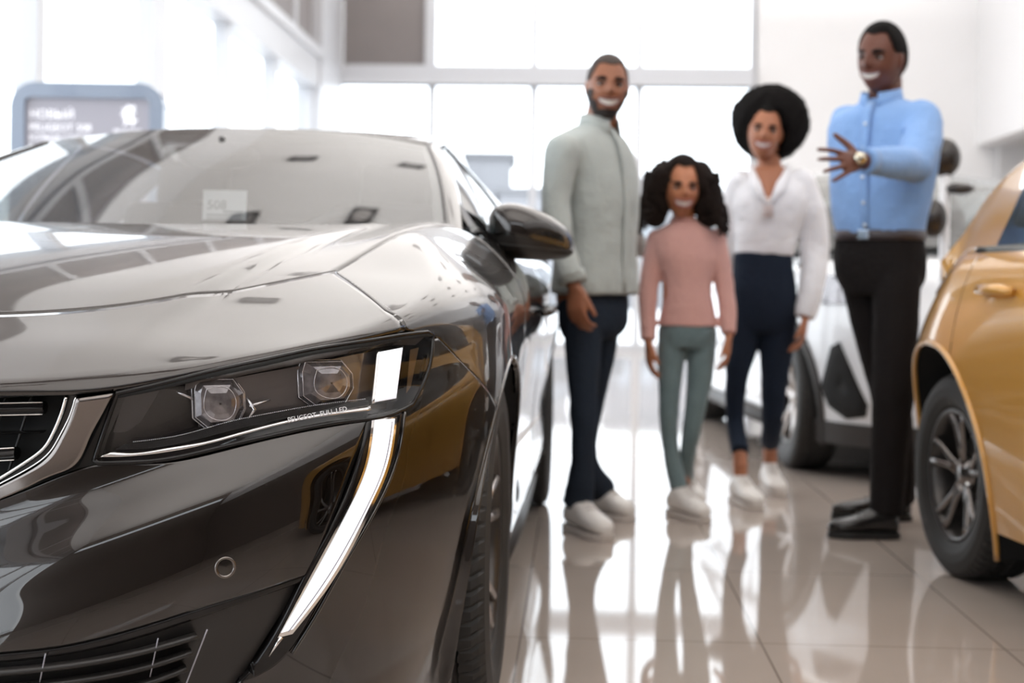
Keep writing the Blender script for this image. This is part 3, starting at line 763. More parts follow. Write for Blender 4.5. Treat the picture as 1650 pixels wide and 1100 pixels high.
for s in (1, -1):
    v = np.array([s, 1, 1])
    P = cpts([(331, 1009), (317, 1045), (296, 1100), (275, 1160)], .010, 12, ); MB().tube([tuple(p*v) for p in P], .0012, 6).build('intake_line', mat('line_grey'), IN)
    for (a0, b0, a1, b1) in ((76, 1048, 66, 1092), (253, 1022, 240, 1083)):
        P = cpts([(a0, b0), ((a0+a1)/2, (b0+b1)/2), (a1, b1)], .012, 6); MB().tube([tuple(p*v) for p in P], .001, 6).build('intake_post', mat('line_grey'), IN)
# ---- parking sensor
for (sx, sy) in ((363, 914),):
    for s in (1, -1):
        v = np.array([s, 1, 1]); c_ = cast([(sx, sy)])[0]; nrm = lift(c_[None], 1.0)[0]-c_
        q = Vector(nrm).to_track_quat('Z', 'Y').to_matrix()
        mb_ = MB().use(paint)
        def ring(prof, m_):
            mb_.use(m_); P = []
            for k in range(32):
                t = 2*math.pi*k/32; P.append([list((Vector(c_)+q @ Vector((r_*math.cos(t), r_*math.sin(t), a_)))*1) for r_, a_ in prof])
            mb_.grid(np.array(P)*v, closed_u=True)
        ring([(.0165, .0), (.016, .0016), (.0135, .0018), (.0120, -.0)], chrome if False else dark_chrome)
        ring([(.0115, .0005), (.006, .0012), (.0003, .0014)], paint)
        part(mb_, 'parking_sensor', None)

# ---- greenhouse
def wsE(t):  # windscreen side edge, bottom to top
    return Spl([0, .5, 1], [(.742, 1.37, .99), (.672, 1.80, 1.165), (.587, 2.20, 1.298)])(t)
def wsC(t): return Spl([0, .5, 1], [(0, 1.10, .985), (0, 1.70, 1.195), (0, 2.24, 1.352)])(t)
ts_ = np.linspace(0, 1, 30); xs_ = np.linspace(-1, 1, 50)
P = np.zeros((30, 50, 3))
for i, t in enumerate(ts_):
    e, c = wsE(t), wsC(t)
    P[i, :, 0] = xs_*e[0]; k = np.abs(xs_)**2.4; P[i, :, 1] = c[1]+(e[1]-c[1])*k; P[i, :, 2] = c[2]+(e[2]-c[2])*k
WSP = P
o = part(MB().grid(P), 'windscreen', carglass)
WS = o
# black ceramic band round the glass
bnd = MB()
Q = P-np.array([0, -.002, .006])
bnd.grid(Q[:2]); bnd.grid(Q[-2:]); bnd.grid(Q[:, :2]); bnd.grid(Q[:, -2:]); bnd.build('windscreen_border', gloss_black, WS)
# side rail from the pillar foot over the door tops to the tail
railp = [(.775, 1.40, 1.0), (.715, 1.80, 1.155), (.625, 2.20, 1.290), (.60, 2.7, 1.345), (.592, 3.3, 1.325), (.60, 3.8, 1.245), (.62, 4.3, 1.10)]
rail = curve(railp, 60)
edge = np.r_[wsE(np.linspace(0, 1, 22)), curve([(.587, 2.2, 1.298), (.55, 2.7, 1.375), (.54, 3.3, 1.36), (.54, 3.8, 1.275), (.56, 4.3, 1.12)], 39)[1:]]
for s in (1, -1):
    v = np.array([s, 1, 1]); mid = (rail+edge)/2+np.array([.006, 0, .010])
    G = np.array([[a*(1-t)**2+2*m_*t*(1-t)+b_*t*t for t in np.linspace(0, 1, 7)] for a, m_, b_ in zip(edge, mid, rail)])
    o = part(MB().grid(G*v), 'roof_pillar', paint); solid(o, .02)
    # black and bright trim line beside the windscreen
    MB().tube([tuple(p*v) for p in wsE(np.linspace(0, 1, 22))], .007, 8).build('pillar_seal', gloss_black, o)
# roof
T = P[-1]; roofr = [T]
for yk in np.linspace(2.35, 4.25, 18):
    e = np.array([np.interp(yk, edge[:, 1], edge[:, k]) for k in range(3)]); zc = float(np.interp(yk, [2.24, 2.6, 3.0, 3.6, 4.25], [1.352, 1.392, 1.402, 1.34, 1.14]))
    roofr.append(np.stack([xs_*e[0], np.full(50, yk), zc+(e[2]-zc)*np.abs(xs_)**2.4], -1))
o = part(MB().grid(np.array(roofr)), 'roof', paint); solid(o, .02)
# side windows
for s in (1, -1):
    v = np.array([s, 1, 1])
    for (y0, y1) in ((1.66, 2.50), (2.56, 3.42)):
        yy = np.linspace(y0, y1, 14)
        tp = np.array([[np.interp(y, rail[:, 1], rail[:, k]) for k in range(3)] for y in yy])-np.array([-.004, 0, .02]); bt_ = np.array([belt(y) for y in yy])
        G = ruled(bt_, tp, 10); bow = np.sin(np.linspace(0, math.pi, 10))[:, None]*.02; G[..., 0] += bow
        W_ = part(MB().grid(G*v), 'side_window', sideglass)
        fr_ = MB(); lp = np.r_[G[0], G[1:, -1], G[-1][::-1][1:], G[1:-1, 0][::-1], G[:1, 0]]
        fr_.tube([tuple(p*v) for p in lp], .0045, 6, cap=False); fr_.build('window_trim', gloss_black, W_)
    # small quarter pane ahead of the door glass is body trim
    tri = np.array([[(.79, 1.47, 1.012), (.812, 1.65, 1.018)], [(.757, 1.56, 1.055), (.737, 1.66, 1.098)]]); part(MB().grid(tri*v), 'mirror_triangle', gloss_black)
# interior
def I(mb_, name, m): return part(mb_, name, m)
cab = mat('cabin_charcoal', (.035, .033, .035), .6); cab2 = mat('seat_fabric', (.07, .068, .07), .8)
d_ = MB(); d_.box((0, 1.62, .94), (1.42, .62, .10), bev=.04); I(d_, 'dashboard', cab)
seatp = None
for sx in (-.37, .37):
    st = MB(); st.box((sx, 2.62, .55), (.50, .52, .18), bev=.07); so = I(st, 'seat', cab2)
    bk = MB(); R_ = Matrix.Rotation(math.radians(-18), 3, 'X'); bk.box((sx, 2.92, .86), (.48, .14, .62), rot=R_, bev=.06); bk.build('backrest', cab2, so)
    hr = MB(); hr.box((sx, 3.03, 1.22), (.26, .09, .17), rot=R_, bev=.04); hr.build('headrest', cab2, so)
st = MB(); st.box((0, 3.55, .58), (1.3, .5, .2), bev=.06); so = I(st, 'rear_bench', cab2); MB().box((0, 3.9, .85), (1.25, .14, .55), bev=.06).build('backrest', cab2, so)
# steering wheel
sw = MB(); R_ = Matrix.Rotation(math.radians(68), 3, 'X'); ringp = [Vector((.37, 2.02, .93))+R_ @ Vector((.175*math.cos(t), .165*math.sin(t), 0)) for t in np.linspace(0, 2*math.pi, 33)]
sw.tube(ringp, .015, 8, cap=False); sw.sphere((.37, 2.02, .93), (.06, .04, .05)); sw.tube([ringp[0], (.37, 2.02, .93), ringp[16]], .013, 6); I(sw, 'steering_wheel', cab)
# rear-view mirror
rm = MB(); rm.sphere((0, 2.02, 1.245), (.12, .018, .038)); rm.tube([(0, 2.02, 1.25), (0, 2.04, 1.30)], .01, 8); I(rm, 'rear_view_mirror', gloss_black)
# price card standing on the dash, behind the glass
card = empty('price_card', (0, 0, 0)); card.parent = None
pc = px2w(362, 330, 3.66); card.location = pc; card.rotation_euler = (math.radians(-8), 0, 0)
MB().box((0, 0, -.001), (.112, .004, .078)).build('paper', mat('card_paper', (.88, .88, .9), .5), card)
V, Fc = text_mesh('508', .034); MB().add([(v.x-.045, -.0035-v.z, v.y-.012) for v in V], Fc, False).build('number_print', mat('print_grey', (.35, .35, .38), .5), card, fix=False)
lnm = MB()
for k in range(3): lnm.box((.022 if k == 0 else 0, -.003, -.018-.009*k+.0), (.05 if k == 0 else .09, .002, .0035))
lnm.build('text_lines', mat('print_grey'), card)
tag(card, 'small white printed price card standing behind the dark sedan windscreen', 'sign')

# ---- wing mirrors
for s in (1, -1):
    v = np.array([s, 1, 1])
    mm = MB(); secs = []
    # sections along x from root to tip: (x, yc, zc, half depth y, half height z)
    for (x, yc, zc, hy, hz) in ((.812, 1.74, 1.020, .035, .048), (.828, 1.735, 1.026, .070, .064), (.870, 1.73, 1.028, .088, .074), (.93, 1.74, 1.020, .088, .069), (.985, 1.765, 1.008, .074, .055), (1.022, 1.79, .997, .050, .036), (1.036, 1.81, .990, .022, .014)):
        row = []
        for k in range(28):
            t = 2*math.pi*k/28; c_, s_ = math.cos(t), math.sin(t); e_ = 2/2.7
            row.append((x, yc+hy*math.copysign(abs(c_)**e_, c_)-(hy*.0), zc+hz*math.copysign(abs(s_)**e_, s_)))
        secs.append(row)
    sp_ = np.array(secs); nn_ = 24; tt = np.arange(len(secs)); S2 = Spl(tt, sp_.reshape(len(secs), -1))(np.linspace(0, len(secs)-1, nn_)).reshape(nn_, 28, 3)
    up_m = S2[..., 2].mean() ; mm.use(paint)
    mm.grid(S2*v, closed_v=True); mm.add(S2[0]*v, [list(range(28))]); mm.add(S2[-1]*v, [list(range(28))])
    WM = part(mm, 'wing_mirror', None)
    # black lower skirt and seam
    sk_ = S2[:, 14:].copy(); sk_ = np.concatenate([sk_, S2[:, :1]], 1); c0 = np.array([0, 1.74, 1.03])
    low = sk_.copy(); ctr = S2.mean(1, keepdims=True); low = ctr+(low-ctr)*1.012; low[..., 2] = np.minimum(low[..., 2], ctr[..., 2]-.016)
    MB().grid(low*v).build('mirror_skirt', satin_black, WM)
    seam = np.array([[p[0], p[1]-.002, p[2]-.012] for p in S2[:, 14]]); MB().tube([tuple((c*v)) for c in (ctr[:, 0]+(S2[:, 16]-ctr[:, 0])*1.01)], .0022, 6).build('mirror_seam', satin_black, WM)
    ft = MB(); ft.tube([tuple(np.array(p)*v) for p in ((.77, 1.60, .985), (.80, 1.66, .985), (.83, 1.72, .99), (.87, 1.74, .995))], [(.045, .028), (.035, .022), (.03, .02), (.03, .02)], 12); ft.build('mirror_foot', gloss_black, WM)
    gl = MB(); gl.sphere((.93*s, 1.825, 1.018), (.085, .003, .052)); gl.build('mirror_glass', chrome, WM)

# ---- wheels
def make_wheel(name, parent, c, R=.345, wd=.225, side=1, spokes=5, steer=0.0, rimR=.235, style='twin', rim_m=None, treads=64):
    """wheel with its axle along x; side=+1 shows its face towards +x"""
    W = bpy.data.objects.new(name, None); COL.objects.link(W); W.parent = parent; W.location = c; W.rotation_euler = (0, 0, steer); W.empty_display_size = .1
    h = wd/2; s = side; rm = rim_m or rimm
    # tyre with tread sipes
    n = treads*4; prof = [(rimR-.004, h*.80), (rimR+.008, h*.90), (rimR+.035, h*1.0), (R-.045, h*1.02), (R-.018, h*.96), (R-.006, h*.86), (R, h*.74), (R+.001, h*.52)]
    ribs = [(.50, 0), (.46, 1), (.40, 1), (.36, 0), (.10, 0), (.07, 1), (-.07, 1), (-.10, 0), (-.36, 0), (-.40, 1), (-.46, 1), (-.50, 0)]
    pr = [(a, b_, 0) for a, b_ in prof]+[(R+.002-(.007 if g else 0), h*x, 2 if not g else 0) for x, g in ribs]+[(a, -b_, 0) for a, b_ in prof[::-1]]
    P = []
    for i in range(n):
        t = 2*math.pi*i/n; row = []
        for (r_, a_, k) in pr:
            sh = (i+int(abs(a_)/h*5)) % 4; rr = r_
            if (k == 2 or (abs(a_) > h*.55 and r_ > R-.012)) and sh == 0: rr = r_-.006
            row.append((a_*s, rr*math.cos(t), rr*math.sin(t)))
        P.append(row)
    MB().grid(np.array(P), closed_u=True, smooth=False).build('tyre', rubber, W)
    mb_ = MB(); mb_.lathe([(rimR-.004, h*.80*s), (rimR-.002, h*.86*s), (rimR-.012, h*.86*s), (rimR-.02, h*.74*s), (rimR-.03, h*.4*s), (rimR-.035, -h*.8*s)], 64, 'x'); mb_.build('rim_barrel', rimd, W)
    mb_ = MB(); mb_.lathe([(.001, -.01*s), (.15, -.01*s), (.15, -.03*s), (.001, -.03*s)], 40, 'x'); mb_.build('brake_disc', mat('brake_steel', (.25, .24, .23), .35, .9), W)
    mb_ = MB(); mb_.lathe([(.002, -.035*s), (rimR-.02, -.035*s)], 40, 'x'); mb_.build('wheel_back', under_black, W)
    for k in range(spokes):
        t = 2*math.pi*k/spokes+.3
        sp = MB()
        for off in ((-.14, .14) if style == 'twin' else (0,)):
            pts = []; rad = []
            for (r_, a_, wdt) in ((.035, h*.50, .020), (.09, h*.55, .014), (.16, h*.66, .012), (rimR-.015, h*.76, .016)):
                tt = t+off*(r_/rimR)**.5*(1.6 if style == 'twin' else 0)*(.9 if r_ > .05 else .4)
                pts.append((a_*s, r_*math.cos(tt), r_*math.sin(tt))); rad.append((wdt, .012) if True else wdt)
            sp.tube(pts, rad, 8, up=(s, 0, 0))
        sp.build('spoke', rm, W)
    mb_ = MB(); mb_.lathe([(.001, h*.66*s), (.028, h*.66*s), (.034, h*.60*s), (.052, h*.50*s), (.055, h*.3*s)], 32, 'x')
    hb = mb_.build('hub', rm, W)
    for k in range(5):
        t = 2*math.pi*k/5; MB().lathe([(.001, h*.60*s), (.008, h*.60*s), (.009, h*.46*s)], 10, 'x', (0, .043*math.cos(t), .043*math.sin(t))).build('lug_nut', chrome, hb)
    return W
for y in (WHY, RWY):
    for s in (1, -1): make_wheel('wheel', sed, (s*.797, y, .345), side=s, treads=72)
# ------------------------------------------------------------------ other cars, built in their own axes
# car axes here: x to the side, y from the front bumper to the tail, z up
def hatch(root, P_, paint_, clad, hw=.87, L=4.2, H=1.50, belt_z=.98, hood_y=1.05, wheels=(.82, 3.40), R=.315, arch=.365, rearmost=None, nose_z=.72,
          rtap=.22, tumble=.10, inset=0.0, fast=False, sill=True, rim_style='twin', rim_m=None, spokes=5, endclad=None, archclad=False, tailround=3.0):
    Wt = Spl([.1, .25, .45, .7, .85, .98, 1.1], [hw-.06, hw-.02, hw, hw, hw-.02, hw-.07, hw-.12])
    lf, lr = .85, .85
    n = tailround
    def Fs(p):
        x, y, z = np.abs(p[..., 0]), p[..., 1], p[..., 2]
        W_ = Wt(z*(.98/belt_z))
        bulge = sum(.035*np.exp(-((y-wy)/.42)**2)*np.exp(-((z-.60)/.22)**2) for wy in wheels)
        f0 = .03+.10*sstep(z, .62, 1.0)+.05*sstep(.45-z, 0, .3)
        r0 = .02+rtap*sstep(z, .66, 1.1)+.05*sstep(.45-z, 0, .3)
        q = np.clip((lf-y)/(lf-f0), 0, 3); q2 = np.clip((y-(L-lr))/(lr-r0), 0, 3)
        rho = (x/(W_+bulge))**n+q**2+q2**2; return (rho**(1/2.6)-1)*hw
    GBh = Spl([-.3, 0, .15, .5, hood_y, hood_y+.3, L], [nose_z-.15, nose_z, nose_z+.10, nose_z+.19, belt_z, belt_z+.02, belt_z+.05])
    def Ft(p): return p[..., 2]-(GBh(p[..., 1])-.05*(p[..., 0]/hw)**2)
    Fb = lambda p: smax(Fs(p), Ft(p), .09)
    def side(y0, y1, name, arches=(), z0=.20, z1=None, m=40, nn=40, mt=paint_, off=0.0, sides=(1, -1)):
        zt = z1 or belt_z; out = []
        # the skin follows the plan outline: walk along the perimeter
        ys2 = np.linspace(y0, y1, nn); zz = np.linspace(z0, zt, m); G = np.zeros((m, nn, 3))
        for i, z in enumerate(zz): G[i, :, 0] = hw*.98; G[i, :, 1] = ys2; G[i, :, 2] = z
        G = proj(G, Fb, off=off); keep = np.ones((m-1, nn-1), bool)
        for (wy, wz, Rr) in arches:
            Q, ins = arch_snap(G, wy, wz, Rr); keep &= ~(ins[:-1, :-1] & ins[1:, :-1] & ins[:-1, 1:] & ins[1:, 1:]); G = Q
        for s in sides:
            o = MB().grid(G*np.array([s, 1, 1]), mask=keep).build(name, mt, root, weld=1e-6); out.append(o)
        return out
    def cap(y_at, rear, name, z0, z1, mt, x1=1.0, off=0.0, m=60, nn=130, amax=1.0):
        """bumper or tail: rays spread in plan about a centre"""
        zz = np.linspace(z0, z1, m); a = np.linspace(-amax, amax, nn)*math.pi/2; G = np.zeros((m, nn, 3))
        yc = (L-lr) if rear else lf; sg = 1 if rear else -1
        for i, z in enumerate(zz): G[i, :, 0] = hw*.9*np.sin(a); G[i, :, 1] = yc+sg*lr*.9*np.cos(a); G[i, :, 2] = z
        G = proj(G, Fb, off=off, it=20)
        keep = np.ones((m-1, nn-1), bool)
        for (wy, wz, Rr) in [(w_, R, arch) for w_ in wheels]:
            Q, ins = arch_snap(G, wy, wz, Rr); keep &= ~(ins[:-1, :-1] & ins[1:, :-1] & ins[:-1, 1:] & ins[1:, 1:]); G = Q
        o = MB().grid(G, mask=keep).build(name, mt, root, weld=1e-6); return o, G
    AR = [(w_, R, arch) for w_ in wheels]
    out = dict(Fb=Fb, side=side, cap=cap, AR=AR)
    # wings, doors, quarter panels
    yd0, yd1, yd2 = 1.30, 2.25, min(3.10, wheels[1]-.18)
    side(lf, yd0, 'front_wing', AR); out['fdoor'] = side(yd0+.006, yd1, 'front_door'); out['rdoor'] = side(yd1+.006, yd2+.08, 'rear_door', AR); side(yd2+.086, L-lr, 'rear_quarter', AR)
    out['front'] = cap(0, False, 'front_bumper', .20, min(.95, belt_z), paint_)
    out['rear'] = cap(0, True, 'rear_bumper', .20, belt_z, paint_)
    # bonnet
    ys3 = np.linspace(.10, hood_y+.12, 30); xs3 = np.linspace(-1, 1, 40); G = np.zeros((30, 40, 3))
    for i, y in enumerate(ys3): G[i, :, 0] = xs3*(hw-.10)*min(1, (.55+y*.9)); G[i, :, 1] = y; G[i, :, 2] = GBh(y)
    o = MB().grid(proj(G, Fb)).build('bonnet', paint_, root); solid(o, .015)
    # greenhouse
    rw = hw*.66; tw = hw-.10; te = hw-tumble; ty = (rtap-.22)*.6
    eds = [(tw, hood_y+.12, belt_z+.005), (rw+.05, hood_y+.62, H-.13), (rw, hood_y+.95, H-.04), (rw, L*.58, H-.02), (rw-.02, L-.62, H-.08), (min(te, rw+.05), L-.28-ty, belt_z+.22), (te-.02, L-.16-ty, belt_z)]
    if fast: eds[3:] = [(rw, L*.52, H-.02), (rw-.01, L-1.0, H-.05), (rw-.04, L-.72, H-.13), (.56, L-.52, belt_z+.22), (.60, L-.42, belt_z+.10), (.66, L-.36, belt_z)]
    ed = curve(eds, 80)
    xs3 = np.linspace(-1, 1, 30)
    def over(i0, i1, name, mt, inset=0.0):
        seg = ed[i0:i1]; crown = np.interp(np.arange(i0, i1), [0, 20, 40, 60, 79], [.03, .05, .05, .05, .03]); bow = np.interp(np.arange(i0, i1), [0, 18, 30, 60, 72, 79], [-.16, -.06, 0, 0, .03, .06])
        G = np.stack([np.stack([xs3*(e[0]-inset), e[1]+bw*(1-xs3**2), e[2]+cr*(1-xs3**2)], -1) for e, cr, bw in zip(seg, crown, bow)])
        return MB().grid(G).build(name, mt, root)
    iw = int(np.argmin(np.abs(ed[:, 1]-(hood_y+.88)))); ir = int(np.argmin(np.abs(ed[:, 1]-(L-.62))))
    over(0, iw+1, 'windscreen', carglass); o = over(iw, ir+1, 'roof', paint_); solid(o, .02); over(ir, 80, 'rear_window', carglass)
    for s in (1, -1):
        v = np.array([s, 1, 1])
        # pillar-and-roof rail
        inn = ed+np.array([.004, 0, -.0]); outp = ed.copy(); outp[:, 0] += .045; outp[:, 2] -= .045
        o = MB().grid(np.stack([inn, outp])*v).build('roof_rail', paint_, root); solid(o, .015)
        # side glass between belt and rail
        k0, k1 = iw-8, ir+2; yy = np.linspace(outp[3, 1], L-.62, 26); tp = np.array([[np.interp(y, outp[:, 1], outp[:, k]) for k in range(3)] for y in yy]); bt2 = proj(np.array([(hw, y, belt_z-.04) for y in yy]), Fb); bt2[:, 0] = np.minimum(bt2[:, 0]-.02, hw-.08); bt2[:, 0] -= (.06*sstep(yy, L-1.5, L-.75) if fast else 0); bt2[:, 1] = yy; bt2[:, 2] = belt_z-.005
        G = ruled(bt2, tp, 8)
        MB().grid(G[:, :17]*v).build('side_window', sideglass, root); o = MB().grid(G[:, 16:18]*v).build('door_pillar', gloss_black, root)
        o = MB().grid(G[:, 17:23]*v).build('side_window', sideglass, root)
        o = MB().grid(G[:, 22:]*v).build('rear_pillar', paint_, root)
        yy2 = np.linspace(L-.62, L-.17, 12); tp2 = np.array([[np.interp(y, outp[:, 1], outp[:, k]) for k in range(3)] for y in yy2]); b2_ = proj(np.array([(hw, y, belt_z-.05) for y in yy2]), Fb); b2_[:, 0] -= (.06 if fast else .03)
        o = MB().grid(ruled(b2_, tp2, 6)*v).build('tail_pillar', paint_, root)
        for wy in wheels:
            a = np.linspace(math.radians(-30), math.radians(210), 50); q = np.stack([np.full_like(a, s*hw*.95), wy+arch*np.cos(a), R+arch*np.sin(a)], -1); q = proj(q, Fb); i2 = q.copy(); i2[:, 0] = s*.4
            MB().grid(np.stack([q, i2])).build('wheel_arch_liner', under_black, root)
            MB().tube([tuple(p) for p in q], .009, 8).build('arch_lip', paint_, root)
            if archclad:
                qo = q.copy(); qo[:, 1] = wy+(q[:, 1]-wy)*1.10; qo[:, 2] = R+(q[:, 2]-R)*1.10; qo = proj(qo, Fb, off=.012); qi = proj(q, Fb, off=.014)
                o = MB().grid(np.stack([qi, qo])).build('arch_cladding', clad, root); solid(o, .02)
        mm = MB(); mm.sphere((s*(hw+.10), hood_y+.62, belt_z+.06), (.12, .07, .075)); mm.tube([(s*(hw-.06), hood_y+.60, belt_z+.0), (s*(hw+.05), hood_y+.62, belt_z+.03)], .025, 8)
        mm.build('wing_mirror', gloss_black, root)
    f = MB(); f.box((0, L/2, .26), (hw*1.5, L-.9, .10)); f.box((0, L/2+.1, .5), (hw*1.45, 1.9, .4)); f.build('underbody', under_black, root)
    lo = MB(); q = np.array([[s_*(hw-.03), y, .19] for s_ in (1,) for y in (wheels[0]+arch, wheels[1]-arch)])
    for s in (1, -1):
        if sill: MB().tube([(s*(hw-.035), wheels[0]+arch*.95, .20), (s*(hw-.02), L/2, .20), (s*(hw-.035), wheels[1]-arch*.95, .20)], .045, 8).build('sill_trim', clad, root)
        for wy in wheels: make_wheel('wheel', root, (s*(hw-.105-inset), wy, R), R=R, wd=.205, side=s, rimR=R*.66, style=rim_style, rim_m=rim_m, spokes=spokes, treads=60)
    for sx in (-.36, .36):
        b_ = MB(); b_.box((sx, 2.15, .95), (.46, .14, .6), bev=.06); b_.box((sx, 2.2, 1.3), (.24, .09, .16), bev=.04); b_.build('seat', cab2, root)
    MB().box((0, hood_y+.42, belt_z-.04), (hw*1.5, .5, .1), bev=.04).build('dashboard', cab, root)
    return out

yel = bpy.data.materials.new('yellow_paint'); yel.use_nodes = True; b = yel.node_tree.nodes['Principled BSDF']
b.inputs['Base Color'].default_value = (.60, .30, .055, 1); b.inputs['Metallic'].default_value = .25; b.inputs['Roughness'].default_value = .32
b.inputs['Coat Weight'].default_value = 1; b.inputs['Coat Roughness'].default_value = .01; b.inputs['Coat IOR'].default_value = 1.6
whitep = mat('white_car_paint', (.82, .84, .87), .3, coat=1.0, coatr=.01)
clad = mat('grey_black_cladding', (.035, .032, .031), .5)

# yellow hatchback: tail away from the lens, its side facing left. rear wheel hub placed first
YL, YHW, YR_, YWR = 4.12, .872, 3.36, .315
yyaw = math.radians(-4.4)                      # side plane leans to the left as it recedes
# car y axis (front->tail) points away from the camera
ax_y = Vector((math.sin(yyaw), math.cos(yyaw), 0)); ax_x = Vector((math.cos(yyaw), -math.sin(yyaw), 0))
hub = px2w(1532, 770, 4.42); hub.z = 0
# visible side is the car's -x side: wheel face at x=-(hw-.105)-.1
yorg = hub - ax_x*(-(YHW-.055)) - ax_y*YR_
ycar = empty('yellow_hatchback', (yorg.x, yorg.y, 0), -yyaw, 'glossy yellow hatchback at the right edge, showing its rear wheel and tail', 'car')
Y_ = hatch(ycar, None, yel, clad, hw=YHW, L=YL, H=1.46, belt_z=1.03, wheels=(.80, YR_), R=YWR, arch=.402, rtap=.50, tumble=.26, inset=.045, fast=True, sill=False, rim_m=mat('dark_silver_rim', (.22, .20, .19), .22, .9))
# tail lamp: dark wrap-round unit with clear insets
for s in (1, -1):
    zz = np.linspace(.87, .985, 8); yy = np.linspace(YL-.66, YL-.22, 24); G = np.zeros((8, 24, 3))
    for i, z in enumerate(zz): G[i, :, 0] = .80; G[i, :, 1] = yy; G[i, :, 2] = z
    G = proj(G, Y_['Fb'], off=.006); t = MB().grid(G*np.array([s, 1, 1])).build('tail_lamp', mat('tail_lamp_dark', (.05, .02, .02), .06, coat=1), ycar); solid(t, .012)
    cl = G[2:6, 12:20]; MB().grid(lift(cl, .003, Y_['Fb'])*np.array([s, 1, 1])).build('clear_inset', mat('projector_glass'), t)
    for dr, yh in ((Y_['fdoor'], 2.08), (Y_['rdoor'], 2.92)):
        c_ = proj(np.array([[.87, yh, .885]]), Y_['Fb'])[0]
        MB().tube([((c_[0]+.006)*s, yh-.10, .885), ((c_[0]+.034)*s, yh-.07, .89), ((c_[0]+.036)*s, yh+.06, .89), ((c_[0]+.006)*s, yh+.10, .885)], [.012, .016, .016, .012], 10).build('door_handle', yel, dr[0 if s == 1 else 1])

# white crossover behind the people: front towards the lens
wyaw = math.radians(-2.0)
wx = Vector((math.cos(wyaw), -math.sin(wyaw), 0)); wy_ = Vector((math.sin(wyaw), math.cos(wyaw), 0))
whub = px2w(1266, 770, 7.05); whub.z = 0
worg = whub + wx*.89 - wy_*.80
suv = empty('white_crossover', (worg.x, worg.y, 0), -wyaw, 'white crossover with black cladding standing behind the woman and the salesman', 'car')
S_ = hatch(suv, None, whitep, clad, hw=.90, L=4.3, H=1.58, belt_z=1.08, nose_z=.86, hood_y=1.10, wheels=(.84, 3.44), R=.345, arch=.40, archclad=True)

def capband(S_, root, a0, a1, z0, z1, name, mt, off, zf=None, hw=.90, lr=.85, m=16, nn=30, poly=None):
    a = np.linspace(a0, a1, nn)*math.pi/2; zz = np.linspace(z0, z1, m); G = np.zeros((m, nn, 3))
    for i in range(m):
        z = zz[i]; G[i, :, 0] = hw*.9*np.sin(a); G[i, :, 1] = .85-lr*.9*np.cos(a)
        lo_ = z0 if zf is None else np.maximum(z0, zf(a)); hi_ = z1
        G[i, :, 2] = lo_+(hi_-lo_)*i/(m-1)
    G = proj(G, S_['Fb'], off=off, it=20); o = MB().grid(G).build(name, mt, root); solid(o, .015); return o
capband(S_, suv, -.86, .86, .18, .29, 'lower_cladding', clad, .010)
# triangular black corner pockets
for s in (1, -1):
    pts = [(.60, .64), (.635, .62), (.68, .44), (.65, .36), (.58, .31), (.51, .33), (.50, .38), (.56, .54)]
    ctr = np.mean(pts, 0); rows = []
    for k in (1.0, .7, .4, .02):
        q = np.array([((ctr[0]+(a-ctr[0])*k), (ctr[1]+(z-ctr[1])*k)) for a, z in pts]); G = np.stack([.9*.9*np.sin(q[:, 0]*math.pi/2), .85-.85*.9*np.cos(q[:, 0]*math.pi/2), q[:, 1]], -1)
        rows.append(proj(G, S_['Fb'], off=.008, it=20)*np.array([s, 1, 1]))
    o = MB().grid(np.array(rows), closed_v=True).build('corner_pocket', under_black, suv); solid(o, .01)
    G = np.array([[(.9*.9*math.sin(a*math.pi/2), .85-.85*.9*math.cos(a*math.pi/2), z) for a in np.linspace(.42, .72, 14)] for z in np.linspace(.80, .90, 5)]); G = proj(G, S_['Fb'], off=.008, it=20)
    MB().grid(G*np.array([s, 1, 1])).build('headlamp', mat('projector_glass'), suv)
G = np.array([[(x, .0, z) for x in np.linspace(-.42, .42, 20)] for z in np.linspace(.46, .74, 8)]); G = proj(G, S_['Fb'], off=.01); MB().grid(G).build('grille', satin_black, suv)

# unidentified dark ovals behind the salesman; the slim white stand is invented
pd = px2w(1520, 480, 6.2); ost = empty('invented_oval_stand', (pd.x, 6.2, 0), 0, 'three unidentified dark ovals on an invented slim white stand behind the elbow of the blue-shirted man', 'stand')
MB().lathe([(.001, .0), (.17, .0), (.17, .015), (.03, .03), (.022, .05), (.022, 1.52), (.001, 1.53)], 24, 'z').build('pole', mat('white_satin', (.8, .8, .82), .35), ost)
for (px_, py_, w_, h_, dy_) in ((1523, 254, 50, 64, 0.0), (1547, 304, 46, 22, -.02), (1503, 352, 46, 62, -.05)):
    c_ = px2w(px_, py_, 6.2+dy_)-Vector((pd.x, 6.2, 0)); q_ = 6.2/F_PX
    MB().sphere(tuple(c_), (w_*q_/2, .045, h_*q_/2)).build('dark_oval', mat('dark_brown_gloss', (.022, .016, .013), .25, coat=.4), ost)
    MB().tube([(0, .02, c_.z-.02), (c_.x*.5, .03, c_.z), (c_.x, .03, c_.z)], .008, 8).build('arm', mat('white_satin'), ost)

